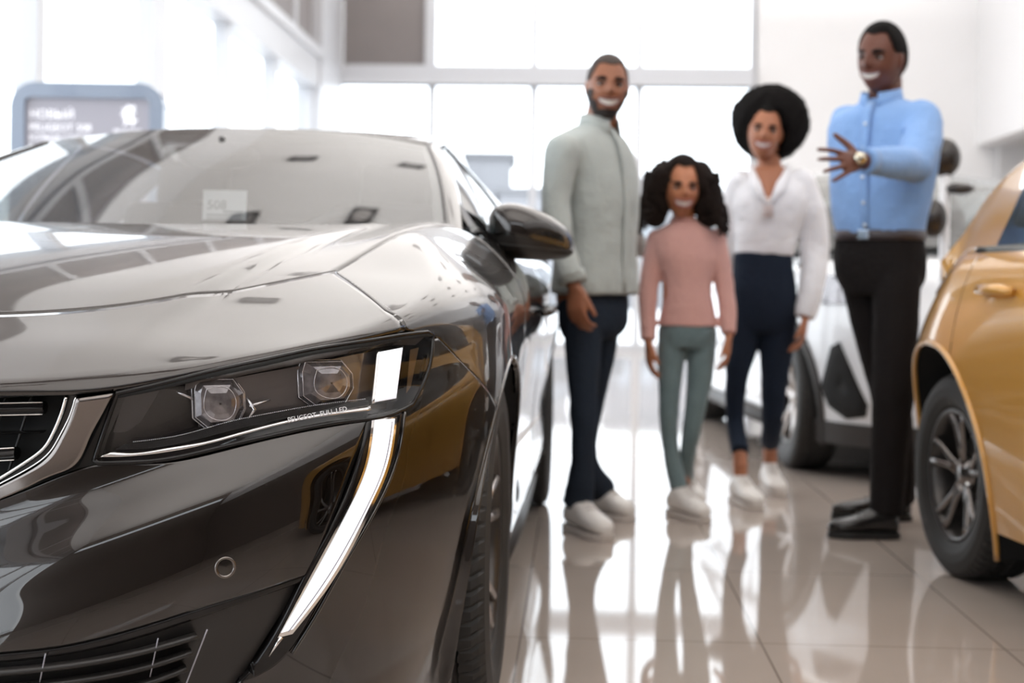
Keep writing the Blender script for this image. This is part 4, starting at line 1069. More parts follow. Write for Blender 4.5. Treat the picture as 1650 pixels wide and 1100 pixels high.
# ---- totem sign at the left
tc_ = px2w(145, 135, 7.6); tot = empty('display_totem', (tc_.x, 7.6, 0), 0, 'blue-grey framed display totem with a round-cornered screen, behind the dark sedan', 'sign')
tw_, thh = .815, tc_.z
def rrect(w, h, r, n=8, z0=0.0):
    pts = []
    for (cx, cz, a0) in ((w/2-r, z0+h-r, 0), (-w/2+r, z0+h-r, 90), (-w/2+r, z0+r*.3, 180), (w/2-r, z0+r*.3, 270)):
        rr = r if a0 < 180 else r*.3
        cx = (1 if cx > 0 else -1)*(w/2-rr); cz = (z0+h-rr) if a0 < 180 else z0+rr
        for k in range(n+1): a = math.radians(a0+90*k/n); pts.append((cx+rr*math.cos(a), cz+rr*math.sin(a)))
    return pts
fr_m = mat('blue_grey_lacquer', (.25, .30, .39), .3, coat=.5)
op = rrect(tw_, thh, .13); ip = rrect(tw_-.15, thh-.28, .03, z0=.20)
f = MB(); n_ = len(op)
for (y, z) in ((0, 0),): pass
V = [(x, -.05, z) for x, z in op]+[(x, -.05, z) for x, z in ip]+[(x, .06, z) for x, z in op]+[(x, -.02, z) for x, z in ip]
Fc = []
for i in range(n_):
    j = (i+1) % n_; Fc += [(i, j, n_+j, n_+i), (i, 2*n_+i, 2*n_+j, j), (n_+i, n_+j, 3*n_+j, 3*n_+i)]
Fc.append([2*n_+i for i in range(n_)])
f.add(V, Fc, False); f.build('frame', fr_m, tot)
MB().prism(ip, -.022, -.010).build('screen', mat('screen_grey', (.34, .33, .38), .3, emit=(.62, .61, .67), es=.12), tot)
tx = mat('screen_white', (.9, .9, .92), .4, emit=(.95, .95, 1), es=.5)
for (s_, sz, x, z) in (('НОВЫЙ', .064, -.315, thh-.190), ('PEUGEOT 508', .054, -.315, thh-.256), ('БОЛЬШЕ СТИЛЯ', .040, -.315, thh-.306), ('В ДЕТАЛЯХ', .040, -.315, thh-.356)):
    V, Fc = text_mesh(s_, sz); MB().add([(v.x+x, -.0235-v.z, v.y+z) for v in V], Fc, False).build('screen_text', tx, tot, fix=False)
# rearing emblem over a short word, as on the photographed screen
em = [(-.04, 0), (-.02, .045), (-.045, .05), (-.03, .075), (-.06, .09), (-.035, .115), (-.05, .14), (-.015, .135), (-.01, .165), (.02, .15), (.045, .16), (.05, .135), (.035, .12), (.06, .10), (.03, .095), (.04, .06), (.07, .05), (.045, .03), (.035, .0), (.01, .035)]
MB().prism([(x*.72+.215, z*.72+thh-.228) for x, z in em], -.026, -.0225).build('emblem', tx, tot)
V, Fc = text_mesh('PEUGEOT', .034); MB().add([(v.x+.135, -.0235-v.z, v.y+thh-.265) for v in V], Fc, False).build('screen_text', tx, tot, fix=False)
MB().box((0, .02, .01), (.6, .4, .02), bev=.005).build('base_plate', fr_m, tot)
# framed picture high on the right wall side
pp = px2w(1700, 30, 19.8); pic = empty('wall_sign', (pp.x, 19.7, 0)); x0 = px2w(1632, 40, 19.8).x-pp.x; z0 = px2w(1640, 70, 19.8).z
MB().box((.0, 0, z0+.75), (-2*x0, .06, 1.5)).build('panel', mat('sign_grey_blue', (.5, .52, .58), .5), pic); MB().box((.15, -.035, z0+.85), (-2*x0-.5, .02, 1.1)).build('print', mat('sign_pink', (.8, .72, .70), .5), pic)
tag(pic, 'pale grey-blue framed sign high on the white back wall, cut by the right edge', 'sign')
# ------------------------------------------------------------------ people
def ground(px, py):
    """floor point seen at that place of the photograph"""
    Y = 5.0
    for _ in range(30):
        p = px2w(px, py, Y); Y *= CAMH/(CAMH-p.z)
    p = px2w(px, py, Y); return Vector((p.x, p.y, 0))
def limb(mb, pts, rad, n=16, k=22, flat=1.0, cap0=True, cap1=True, up=None):
    """tapering limb through points with rounded ends"""
    pts = np.asarray([list(p) for p in pts], float); d = np.r_[0, np.cumsum(np.linalg.norm(np.diff(pts, axis=0), axis=1))]; x = np.linspace(0, d[-1], k)
    C = Spl(d, pts)(x) if len(pts) > 2 else np.stack([np.interp(x, d, pts[:, i]) for i in range(3)], 1); R = np.interp(x, d, rad)
    C = [Vector(c) for c in C]; R = list(R)
    t0 = (C[0]-C[1]).normalized(); t1 = (C[-1]-C[-2]).normalized()
    if cap0: C = [C[0]+t0*R[0]*.98, C[0]+t0*R[0]*.8, C[0]+t0*R[0]*.45]+C; R = [R[0]*.15, R[0]*.62, R[0]*.9]+R
    if cap1: C = C+[C[-1]+t1*R[-1]*.45, C[-1]+t1*R[-1]*.8, C[-1]+t1*R[-1]*.98]; R = R+[R[-1]*.9, R[-1]*.62, R[-1]*.15]
    mb.tube(C, [(r, r*flat) for r in R], n, cap=True, up=up); return mb
def loft(mb, secs, n=32, e=2.3, k=24):
    """sections (centre, lateral unit, half width, half depth front, half depth back)"""
    t = np.arange(len(secs)); data = np.array([list(c)+list(l)+[a, f, b] for c, l, a, f, b in secs], float); D = Spl(t, data)(np.linspace(0, len(secs)-1, k))
    P = []
    for row in D:
        c = row[:3]; l = row[3:6]/np.linalg.norm(row[3:6]); fw = np.cross(l, [0, 0, 1.0]); fw /= np.linalg.norm(fw)   # l=(1,0,0) -> fw=(0,-1,0)
        r = []
        for j in range(n):
            a = 2*math.pi*j/n; ca, sa = math.cos(a), math.sin(a); u = row[6]*math.copysign(abs(ca)**(2/e), ca); v = (row[7] if sa > 0 else row[8])*math.copysign(abs(sa)**(2/e), sa)
            r.append(c+l*u+fw*v)
        P.append(r)
    o = len(mb.v); mb.grid(np.array(P), closed_v=True)
    mb.add([P[0][j] for j in range(n)], [list(range(n))]); mb.add([P[-1][j] for j in range(n)], [list(range(n))]); return mb
def headsurf(H, th, ph, female=False, child=False):
    """skin of a head facing -y, centre at its middle. th: angle round (0 = face), ph: from crown (0) to chin (pi)"""
    th, ph = np.asarray(th, float), np.asarray(ph, float)
    sx, sy, sz = np.sin(ph)*np.sin(th), -np.sin(ph)*np.cos(th), np.cos(ph)
    e = .92; x = .305*np.sign(sx)*np.abs(sx)**e; z = .5*sz; y = .40*np.sign(sy)*np.abs(sy)**1.0
    jaw = np.clip(-sz, 0, 1); taper = 1-(.34 if female or child else .27)*jaw**1.6; x = x*taper
    front = np.clip(-sy, 0, 1)
    y = np.where(y > 0, y*1.08*(1-.45*jaw**1.5), y*(1-.05*jaw))       # nape tucks in under the skull
    x = x*(1+.03*np.clip(sz, 0, 1))
    g = lambda cx, cz, wx, wz: np.exp(-((x-cx)/wx)**2-((z-cz)/wz)**2)*(sy < 0)
    d = .075*g(0, -.075, .045, .06)+.05*g(0, -.01, .030, .08)+.030*g(.045, -.095, .028, .022)+.030*g(-.045, -.095, .028, .022)   # nose
    d -= .036*(g(.135, .015, .065, .045)+g(-.135, .015, .065, .045))                                     # eye hollows
    d += .014*g(0, .085, .22, .035)                                                                       # brow
    d += .020*(g(.17, -.12, .07, .06)+g(-.17, -.12, .07, .06))                                            # cheeks
    d += .022*g(0, -.205, .11, .028)+.020*g(0, -.275, .10, .022)-.012*g(0, -.24, .09, .012)               # lips
    d += .035*g(0, -.40, .10, .07)-.012*g(0, -.325, .10, .02)                                             # chin
    y = y-d
    return np.stack([x, y, z], -1)*H
class Head:
    def __init__(s, H, c, yaw=0, pitch=0, roll=0, female=False, child=False):
        s.H, s.c, s.f, s.ch = H, Vector(c), female, child
        s.M = Matrix.Rotation(yaw, 3, 'Z') @ Matrix.Rotation(roll, 3, 'Y') @ Matrix.Rotation(pitch, 3, 'X')
    def to(s, P):
        P = np.asarray(P, float); return P @ np.array(s.M).T+np.array(s.c)
    def grid(s, th, ph, off=0.0):
        T, Q = np.meshgrid(th, ph); P = headsurf(s.H, T, Q, s.f, s.ch)
        if np.any(off):
            n = P/np.linalg.norm(P, axis=-1, keepdims=True); P = P+n*(np.asarray(off)[..., None] if np.ndim(off) else off)
        return P
    def patch(s, x, z, off=0.0):
        """front-of-face point for face coordinates x,z in head heights"""
        x, z = np.asarray(x, float), np.asarray(z, float); th = np.clip(x/.305, -.98, .98); ph = np.arccos(np.clip(z/.5, -.99, .99))
        for _ in range(12):
            P = headsurf(s.H, th, ph, s.f, s.ch)/s.H; th = th+(x-P[..., 0])*2.2; ph = ph-(z-P[..., 2])*1.2
        P = headsurf(s.H, th, ph, s.f, s.ch); P[..., 1] -= off; return s.to(P)
    def build_into(s, mb):
        th = np.linspace(-math.pi, math.pi, 73)[:-1]; ph = np.linspace(.02, math.pi-.02, 60); G = s.to(s.grid(th, ph))
        mb.grid(G, closed_v=True); n = 72; mb.add(G[0], [list(range(n))]); mb.add(G[-1], [list(range(n))])
        for sg in (1, -1):   # ears
            c = s.to([sg*.300*s.H, .02*s.H, -.02*s.H]); mb.sphere(tuple(c), (.030*s.H, .075*s.H, .125*s.H), 14, 10, rot=s.M @ Matrix.Rotation(sg*.35, 3, 'Z'))
    def face(s, root, lips, browcol, smile=1.0, teeth=True):
        dark = mat('eye_dark', (.012, .008, .007), .15); wht = mat('eye_white', (.42, .39, .37), .3)
        for sg in (1, -1):
            c = s.patch(sg*.135, .012, -.004*s.H/.23); eb = MB().sphere(tuple(c), (.052*s.H, .035*s.H, .021*s.H), 14, 10, rot=s.M).build('eye', wht, root)
            c2 = s.patch(sg*.132, .012, .004*s.H/.23); MB().sphere(tuple(c2), (.024*s.H, .030*s.H, .024*s.H), 12, 8, rot=s.M).build('iris', dark, eb)
            xs = np.linspace(.06, .215, 9)*sg; zs = .085+.018*np.sin(np.linspace(.2, math.pi*.85, 9)); P = s.patch(xs, zs, .002)
            MB().tube([tuple(p) for p in P], [.007*s.H/.23*w for w in (.5, .8, 1, 1, .95, .85, .7, .5, .3)], 6, flat=.6).build('eyebrow', browcol, root)
            xs = np.linspace(.075, .195, 7)*sg; zs = .030+.012*np.sin(np.linspace(0, math.pi, 7)); P = s.patch(xs, zs, .003)
            MB().tube([tuple(p) for p in P], .0022, 6).build('eyelashes', dark, root)
        # open smile: teeth between curved lips
        a = np.linspace(-1, 1, 15); w = .140*smile; up = -.205+.022*a**2*smile; lo = up-.078*smile*np.sqrt(np.clip(1-a**2, 0, 1))-.002
        G = np.stack([s.patch(a*w, up*(1-t)+lo*t, .0035) for t in np.linspace(0, 1, 5)])
        MB().grid(G).build('teeth', mat('teeth_white', (.82, .79, .74), .25), root)
        r = .0042*s.H/.23
        ul = s.patch(a*w*1.06, up+.006, .004); ll = s.patch(a*w*1.06, lo-.010, .004)
        rad = [r*(.35+.75*math.sqrt(max(0, 1-t*t))) for t in a]
        MB().tube([tuple(p) for p in ul], rad, 8).build('upper_lip', lips, root); MB().tube([tuple(p) for p in ll], [q*1.25 for q in rad], 8).build('lower_lip', lips, root)
    def haircap(s, root, m, off, hairline, sideburn=True, name='hair', rough=0.0, seed=0):
        th = np.linspace(-math.pi, math.pi, 97); ph = np.linspace(.01, math.pi*.74, 56); T, Q = np.meshgrid(th, ph)
        A = np.abs(T); lim = hairline+(np.pi*.44-hairline)*sstep(A, .70, 1.25)+(np.pi*.66-np.pi*.44)*sstep(A, 1.85, 2.3)
        lim = np.where(A < .75, hairline+.04*np.cos(A*6), lim)
        G = s.grid(th, ph, off*(1-sstep(Q, lim-.30, lim+.02)*.8))
        rng = np.random.RandomState(seed)
        if rough: G = G*(1+rough*rng.randn(*G.shape[:2])[..., None])
        keep = (Q < lim)[:-1, :-1]; o = MB().grid(s.to(G), mask=keep).build(name, m, root, weld=1e-6); solid(o, .006, 0); return o
    def beard(s, root, m, off=.003, full=True):
        th = np.linspace(-1.75, 1.75, 60); ph = np.linspace(.50*math.pi, math.pi-.02, 46); T, Q = np.meshgrid(th, ph); P = s.grid(th, ph, off)
        x, z = P[..., 0]/s.H, P[..., 2]/s.H; jawline = ((np.abs(x) > .245) & (z < -.05)) | (z < -.335) | ((np.abs(x) < .15) & (z < -.160) & (z > -.190)) | ((np.abs(x) > .150+(z+.33)*.35) & (z < -.20))
        jawline &= (z > -.49); keep = jawline[:-1, :-1]; o = MB().grid(s.to(P), mask=keep).build('beard', m, root, weld=1e-6); return o
def hand(mb, wrist, d, palm, thumbdir, sc=1.0, curl=.25, spread=.12, thumb_open=.9, curls=None):
    """palm faces `palm`; the thumb leaves the side `thumbdir`"""
    d = Vector(d).normalized(); palm = Vector(palm); palm = (palm-d*palm.dot(d)).normalized(); t = d.cross(palm)
    if t.dot(Vector(thumbdir)) < 0: t = -t
    w = Vector(wrist); S = sc
    secs = [(0, .027, .020), (.02, .030, .0175), (.05, .039, .0150), (.085, .042, .0135), (.098, .038, .011)]
    pts = [w+d*(a*S) for a, _, _ in secs]; mb.tube(pts, [(b*S, c*S) for _, b, c in secs], 16, up=palm)
    L = [(.042, .026, .021), (.046, .030, .023), (.043, .028, .022), (.034, .020, .018)]; xo = [.029, .010, -.010, -.029]; st = [.088, .094, .090, .080]
    for i in range(4):
        a = spread*(1.5-i)*.9; dd = (d*math.cos(a)+t*math.sin(a)).normalized(); c = (curls[i] if curls else curl)
        p = w+d*((st[i]-.012)*S)+t*(xo[i]*S); P = [p.copy()]; ang = c*.6
        for j, l in enumerate(L[i]):
            if j == 0: P.append(p+dd*(.012*S)); p = P[-1]
            v = dd*math.cos(ang)+palm*math.sin(ang); p = p+v*(l*S); P.append(p.copy()); ang += c*(1.1 if j == 0 else .9)
        r = [.0098*S, .0096*S, .0090*S, .0083*S, .0072*S]; limb(mb, P, r, n=10, k=16)
    p = w+d*(.022*S)+t*(.020*S); v0 = (d*math.cos(thumb_open)+t*math.sin(thumb_open)+palm*.25).normalized(); v1 = (d*math.cos(thumb_open*.75)+t*math.sin(thumb_open*.75)+palm*.35).normalized()
    limb(mb, [p, p+v0*(.040*S), p+v0*(.040*S)+v1*(.034*S), p+v0*(.040*S)+v1*(.060*S)], [.0165*S, .0130*S, .0110*S, .0090*S], n=12, k=16)
def shoe(root, base, heel, toe, m, solem, w=.047, h=.075, name='shoe', ankle=.045, pointed=0.0):
    heel, toe = Vector(heel)-base, Vector(toe)-base; heel.z = toe.z = 0; d = (toe-heel); L = d.length; d.normalize(); l = Vector((-d.y, d.x, 0))
    prof = [(0.0, .55, .050, .62), (.05, .80, .066, .9), (.18, .92, .082, 1.0), (.34, .88, .088, 1.0), (.50, .90, .070, 1.0), (.66, 1.0, .056, 1.0), (.82, .97-.1*pointed, .048, .95), (.94, .72-.2*pointed, .040, .8), (1.0, .36-.12*pointed, .028, .55)]
    P = []
    for a, ww, hh, q in prof:
        c = heel+d*(a*L); r = []; hh = hh*h/.075
        for j in range(20):
            t = 2*math.pi*j/20; ca, sa = math.cos(t), math.sin(t); u = w*ww*math.copysign(abs(ca)**.75, ca); zz = (.022+hh*.5)+(hh*.5)*math.copysign(abs(sa)**.8, sa); r.append(c+l*u+Vector((0, 0, zz)))
        P.append([list(q_) for q_ in r])
    P = np.array(P); D = Spl(np.arange(len(P)), P.reshape(len(P), -1))(np.linspace(0, len(P)-1, 30)).reshape(30, 20, 3)
    mb = MB(); mb.grid(D, closed_v=True); mb.add(D[0], [list(range(20))]); mb.add(D[-1], [list(range(20))])
    c = heel+d*(.17*L)+Vector((0, 0, .07)); limb(mb, [c, c+Vector((0, 0, .035))+d*.008], [ankle, ankle*.92], n=14, k=5)
    o = mb.build(name, m, root); remesh(o, .006, 3)
    sm = MB(); n = 26; ring = []
    for k in range(n+1):
        a = k/n; ww = float(np.interp(a, [p[0] for p in prof], [p[1] for p in prof])); ring.append((heel+d*(a*L*1.02-.004), w*ww*1.035))
    V = []; m_ = len(ring)
    for (z) in (0.0, .024):
        for c, ww in ring: V += [c+l*ww+Vector((0, 0, z)), c-l*ww+Vector((0, 0, z))]
    Fc = []; o2 = 2*m_
    for i in range(m_-1):
        a = 2*i; Fc += [(a, a+1, a+3, a+2), (o2+a, o2+a+2, o2+a+3, o2+a+1), (a, a+2, o2+a+2, o2+a), (a+1, o2+a+1, o2+a+3, a+3)]
    Fc += [(0, o2, o2+1, 1), (2*m_-2, 2*m_-1, o2+2*m_-1, o2+2*m_-2)]
    so = sm.add(V, Fc, False).build('sole', solem, o); bevel(so, .004)
    lc = MB()
    for k in range(4):
        a = .36+.07*k; c = heel+d*(a*L)+Vector((0, 0, .022+h/.075*float(np.interp(a, [p[0] for p in prof], [p[2] for p in prof]))+.001)); lc.tube([c-l*.018, c+Vector((0, 0, .004)), c+l*.018], .0022, 6)
    lc.build('laces', m, o)
    return o
def wrinkle(o, size=.14, strength=.014, seed=0):
    tx_ = bpy.data.textures.new('cloth_folds', 'CLOUDS'); tx_.noise_scale = size; tx_.noise_depth = 2
    md = o.modifiers.new('folds', 'DISPLACE'); md.texture = tx_; md.strength = strength; md.mid_level = .5; md.texture_coords = 'LOCAL'
    return o
def skinmat(name, c): return mat(name, c, .42, spec=.4, sss=.08, noise=(14, .08))
def cloth(name, c, b=(60, .25), amt=.05): return mat(name, c, .85, spec=.15, sheen=(.2 if max(c) > .1 else 0), noise=(25, amt), bump=b)
hairm = mat('black_hair', (.007, .005, .0045), .8, spec=.2, bump=(260, 1.0)); hairbr = mat('dark_brown_hair', (.028, .016, .012), .7, spec=.25, bump=(240, 1.0))
VOX = .0052

class Person:
    def __init__(s, Y, px, label, group=None):
        s.Y = Y; b_ = px2w(px, 480, Y); s.base = Vector((b_.x, Y, 0)); s.root = empty('person', s.base, 0, label, 'person')
    def J(s, px, py, dy=0.0): return px2w(px, py, s.Y+dy)-s.base
    def r(s, p, dy=0.0): return p*(s.Y+dy)/F_PX
    def limbpx(s, mb, rows, **k): return limb(mb, [s.J(*q[:3]) for q in rows], [s.r(q[3], q[2]) for q in rows], **k)

def collar(P, m, c, lat, rx, ry, h=.04, name='collar', parent=None, openf=.35, tilt=.012):
    n = 40; lat = Vector(lat).normalized(); fw = lat.cross(Vector((0, 0, 1))); G = []
    for k in range(n):
        a = -math.pi/2+openf+(2*math.pi-2*openf)*k/(n-1)+math.pi  # open at the front
        a = math.pi/2+openf+(2*math.pi-2*openf)*k/(n-1)
        u, v = math.cos(a), math.sin(a); drop = .020*max(0, v)
        G.append([c+lat*(rx*u)+fw*(ry*v)+Vector((0, 0, h-drop)), c+lat*((rx+.004)*u)+fw*((ry+.004)*v)+Vector((0, 0, h-drop+.002)), c+lat*((rx+tilt)*u)+fw*((ry+tilt)*v)+Vector((0, 0, -.008-drop*1.4))])
    o = MB().grid(np.array([[list(q) for q in r_] for r_ in G])).build(name, m, parent); solid(o, .003, 0); return o

# ---------- man in the grey-green shirt
A = Person(5.18, 960, 'smiling man in a grey-green shirt and navy jeans, standing beside the dark sedan')
J = A.J; sk = skinmat('skin_warm_brown', (.31, .125, .068)); skd = sk
lat = Vector((math.cos(.85), math.sin(.85), 0)); fw = lat.cross(Vector((0, 0, 1)))
hd = Head(.243, J(978, 142, -.03), yaw=.06, pitch=.02, roll=.05)
b = MB(); hd.build_into(b); limb(b, [J(972, 170, .03), J(966, 215, .03)], [.056, .064], n=18, k=8)
loft(b, [(J(950, 216), lat, .10, .07, .07), (J(952, 240), lat, .165, .085, .085), (J(963, 330), lat, .145, .10, .09), (J(960, 420), lat, .138, .09, .09), (J(950, 480), lat, .14, .09, .10), (J(950, 520), lat, .09, .07, .07)])
armN = [(908, 244, -.15, 22), (897, 335, -.17, 18), (922, 448, -.23, 13)]; armF = [(986, 240, .15, 18), (1000, 336, .40, 14), (1030, 402, .60, 11)]
A.limbpx(b, [(q[0]-2, q[1], q[2], q[3]*.72) for q in armN[:2]]+[armN[2], (926, 464, -.235, 11)]); A.limbpx(b, [(q[0], q[1], q[2], q[3]*.8) for q in armF])
legN = [(937, 490, -.06, 32), (939, 560, -.08, 29), (940, 640, -.10, 22), (938, 740, -.10, 18)]; legF = [(967, 490, .07, 33), (965, 560, .09, 28), (952, 640, .12, 22), (944, 740, .16, 18)]
fN0, fN1 = ground(919, 851), ground(978, 873); fF0, fF1 = ground(958, 829), ground(1018, 841)
def ankle_of(P, h0, h1, z=.10, a=.2): p = h0+(h1-h0)*a-P.base; p.z = z; return p
aN, aF = ankle_of(A, fN0, fN1), ankle_of(A, fF0, fF1)
def legpath(P, rows, an, ra): return [P.J(*q[:3]) for q in rows]+[an], [P.r(q[3], q[2]) for q in rows]+[ra]
p_, r_ = legpath(A, legN, aN, .035); limb(b, p_, [x*.85 for x in r_]); p_, r_ = legpath(A, legF, aF, .035); limb(b, p_, [x*.85 for x in r_])
hand(b, J(926, 458, -.235), J(930, 520, -.25)-J(926, 458, -.235), lat, fw, 1.0, curl=.55, spread=.05, thumb_open=.45)
hand(b, J(1030, 402, .60), Vector((1, .35, -.2)), (0, -1, 0), (0, 0, 1), .95, curl=.2)
o = remesh(b.build('body', sk, A.root), VOX, 2, .4)
hd.face(A.root, mat('lips_brown', (.20, .075, .06), .4), hairm, smile=1.1); hd.haircap(A.root, mat('shaved_hair', (.045, .03, .025), .7), .0022, .27*math.pi); hd.beard(A.root, mat('beard_dark', (.02, .013, .011), .7), .003)
sh = cloth('grey_green_cotton', (.43, .465, .45)); t = MB()
loft(t, [(J(957, 203), lat, .070, .062, .062), (J(954, 215), lat, .125, .085, .085), (J(952, 232), lat, .180, .110, .11), (J(958, 270), lat, .178, .128, .125), (J(963, 330), lat, .166, .134, .125), (J(962, 390), lat, .160, .131, .125), (J(960, 440), lat, .172, .135, .135), (J(960, 474), lat, .176, .135, .14)])
A.limbpx(t, [(q[0]-1, q[1], q[2]-.02, q[3]+6) for q in armN], cap1=False); A.limbpx(t, [(q[0], q[1], q[2], q[3]+7) for q in armF], cap1=False)
SH = wrinkle(remesh(t.build('shirt', sh, A.root), .007, 5), .13, .016)
collar(A, sh, J(966, 203, .0), lat, .068, .066, .036, parent=SH)
pl = MB(); pts = [J(957, y)+fw*(f_+.002)+lat*.0 for y, f_ in ((212, .085), (235, .118), (270, .137), (330, .147), (390, .142), (440, .137), (472, .137))]; pl.tube(pts, [(.014, .003)]*7, 8, up=fw); pl.build('placket', sh, SH)
cuff = MB(); cuff.tube([J(919, 436, -.225), J(923, 456, -.232)], [.049, .050], 20, up=(1, 0, 0)); cuff.build('cuff', sh, SH)
nv = cloth('navy_denim', (.020, .028, .042)); t = MB()
loft(t, [(J(957, 455), lat, .142, .100, .105), (J(957, 490), lat, .150, .105, .110), (J(956, 525), lat, .140, .100, .110), (J(950, 545), lat, .10, .08, .09)])
p_, r_ = legpath(A, legN, aN+Vector((0, 0, .0)), .055); limb(t, p_, [x*1.05 for x in r_], cap1=False); p_, r_ = legpath(A, legF, aF, .053); limb(t, p_, [x*1.05 for x in r_], cap1=False)
wrinkle(remesh(t.build('jeans', nv, A.root), .007, 4), .10, .010)
ws_ = mat('white_leather', (.74, .71, .68), .45); wsole = mat('sole_offwhite', (.55, .50, .46), .6)
shoe(A.root, A.base, fN0, fN1, ws_, wsole, w=.050, h=.085); shoe(A.root, A.base, fF0, fF1, ws_, wsole, w=.048, h=.085)

# ---------- girl in the pink jumper
B = Person(5.5, 1103, 'girl in pink long-sleeved top and faded jeans with curly dark hair, between the adults')
J = B.J; skg = skinmat('skin_light_brown', (.46, .185, .095)); lat = Vector((1, .08, 0)).normalized(); fw = lat.cross(Vector((0, 0, 1)))
hd = Head(.222, J(1098, 305, -.05), yaw=.05, pitch=.05, roll=.03, child=True)
b = MB(); hd.build_into(b); limb(b, [J(1101, 330), J(1102, 368)], [.042, .047], n=16, k=8)
loft(b, [(J(1103, 368), lat, .06, .045, .045), (J(1104, 385), lat, .115, .06, .06), (J(1106, 450), lat, .095, .065, .065), (J(1107, 520), lat, .10, .07, .075), (J(1107, 556), lat, .08, .06, .06)])
aL = [(1060, 386, 0, 14), (1045, 468, .0, 11), (1045, 548, -.04, 8.5)]; aR = [(1152, 386, 0, 14), (1168, 462, .0, 11), (1174, 538, -.04, 8.5)]
B.limbpx(b, aL); B.limbpx(b, aR)
hand(b, J(1045, 548, -.04), (.02, -.1, -1), (1, .2, 0), (0, -1, 0), .82, curl=.35, spread=.06, thumb_open=.4); hand(b, J(1174, 538, -.04), (-.03, -.1, -1), (-1, .2, 0), (0, -1, 0), .82, curl=.4, spread=.06, thumb_open=.4)
lL = [(1084, 535, 0, 24), (1080, 600, -.01, 20), (1078, 655, -.02, 16), (1080, 720, .0, 13)]; lR = [(1131, 535, 0, 24), (1128, 600, -.0, 21), (1121, 655, -.01, 17), (1110, 720, .03, 13)]
f0, f1 = ground(1082, 828), ground(1138, 844); g0, g1 = ground(1098, 808), ground(1128, 821)
a0, a1 = ankle_of(B, f0, f1, .09), ankle_of(B, g0, g1, .09)
p_, r_ = legpath(B, lL, a0, .028); limb(b, p_, [x*.85 for x in r_]); p_, r_ = legpath(B, lR, a1, .028); limb(b, p_, [x*.85 for x in r_])
remesh(b.build('body', skg, B.root), VOX, 2, .4)
hd.face(B.root, mat('lips_rose', (.36, .12, .10), .35), hairm, smile=1.1)
# curly hair: cap plus many corkscrew locks
hr = hd.haircap(B.root, hairbr, .020, .21*math.pi, name='hair', rough=.02, seed=3)
rng = random.Random(5); cl = MB()
rs = np.random.RandomState(8); hv = MB()
for sd_ in (-1, 1):
    for (dx, dy, dz, rx, ry, rz) in ((.070, .025, .035, .060, .085, .075), (.098, .030, -.045, .052, .070, .070), (.108, .035, -.100, .042, .055, .045)):
        tt_, qq_ = np.meshgrid(np.linspace(-math.pi, math.pi, 49)[:-1], np.linspace(.01, math.pi-.01, 34)); k_ = 1+.05*rs.randn(*tt_.shape)
        hv.grid(np.stack([sd_*dx*(.88 if sd_ < 0 else 1)+rx*np.sin(qq_)*np.sin(tt_)*k_, dy-ry*np.sin(qq_)*np.cos(tt_)*k_, dz+rz*np.cos(qq_)*k_], -1)+np.array(hd.c), closed_v=True)
hv.build('hair_volume', hairbr, B.root)
for k in range(170):
    side = rng.choice((-1, 1)); u_ = rng.uniform(-.9, 1.7); z0_ = rng.uniform(-.10, .075)
    cx_ = side*(.085+.035*sstep(-z0_, -.05, .08))*(.88 if side < 0 else 1); rad_ = .060 if z0_ > 0 else .055
    p0 = Vector((hd.c.x+cx_+side*rad_*math.cos(u_)*.9, hd.c.y+.03-.075*math.sin(u_)*(1 if u_ > 0 else 1.1), hd.c.z+z0_)); P = []; tw = rng.uniform(2, 3.5); ph_ = rng.uniform(0, 6); ln = rng.uniform(.05, .085)
    for i in range(18):
        t_ = i/17; P.append(p0+Vector((side*.012*t_+math.cos(t_*tw*6.28+ph_)*.009, math.sin(t_*tw*6.28+ph_)*.009, -ln*t_)))
    cl.tube(P, [.0065*(1-.45*i/17) for i in range(18)], 5)
cl.build('curls', hairbr, B.root)['kind'] = 'stuff'
pk = cloth('dusty_pink_knit', (.70, .40, .355), (90, .3)); t = MB()
loft(t, [(J(1102, 355), lat, .050, .045, .048), (J(1103, 364), lat, .082, .058, .058), (J(1104, 378), lat, .125, .072, .07), (J(1105, 410), lat, .128, .084, .08), (J(1107, 455), lat, .094, .078, .073), (J(1108, 490), lat, .100, .080, .078), (J(1108, 525), lat, .116, .086, .086)])
B.limbpx(t, [(q[0], q[1], q[2], q[3]+4.5) for q in aL], cap1=False); B.limbpx(t, [(q[0], q[1], q[2], q[3]+4.5) for q in aR], cap1=False)
SH = wrinkle(remesh(t.build('jumper', pk, B.root), .006, 4), .09, .010)
c_ = J(1102, 354); rg = MB(); rg.tube([c_+lat*(.050*math.cos(a))+fw*(.048*math.sin(a)) for a in np.linspace(0, 6.283, 33)], .006, 8, cap=False); rg.build('neckband', pk, SH)
jn = cloth('faded_jeans', (.17, .235, .25), (120, .3), .12); t = MB()
loft(t, [(J(1108, 512), lat, .094, .072, .074), (J(1108, 535), lat, .108, .080, .090), (J(1107, 560), lat, .095, .07, .08)])
p_, r_ = legpath(B, lL, a0+Vector((0, 0, .02)), .034); limb(t, p_, [x*1.02 for x in r_], cap1=False); p_, r_ = legpath(B, lR, a1+Vector((0, 0, .02)), .034); limb(t, p_, [x*1.02 for x in r_], cap1=False)
wrinkle(remesh(t.build('jeans', jn, B.root), .006, 3), .08, .008)
shoe(B.root, B.base, f0, f1, ws_, wsole, w=.044, h=.08, ankle=.036); shoe(B.root, B.base, g0, g1, ws_, wsole, w=.043, h=.08, ankle=.036)

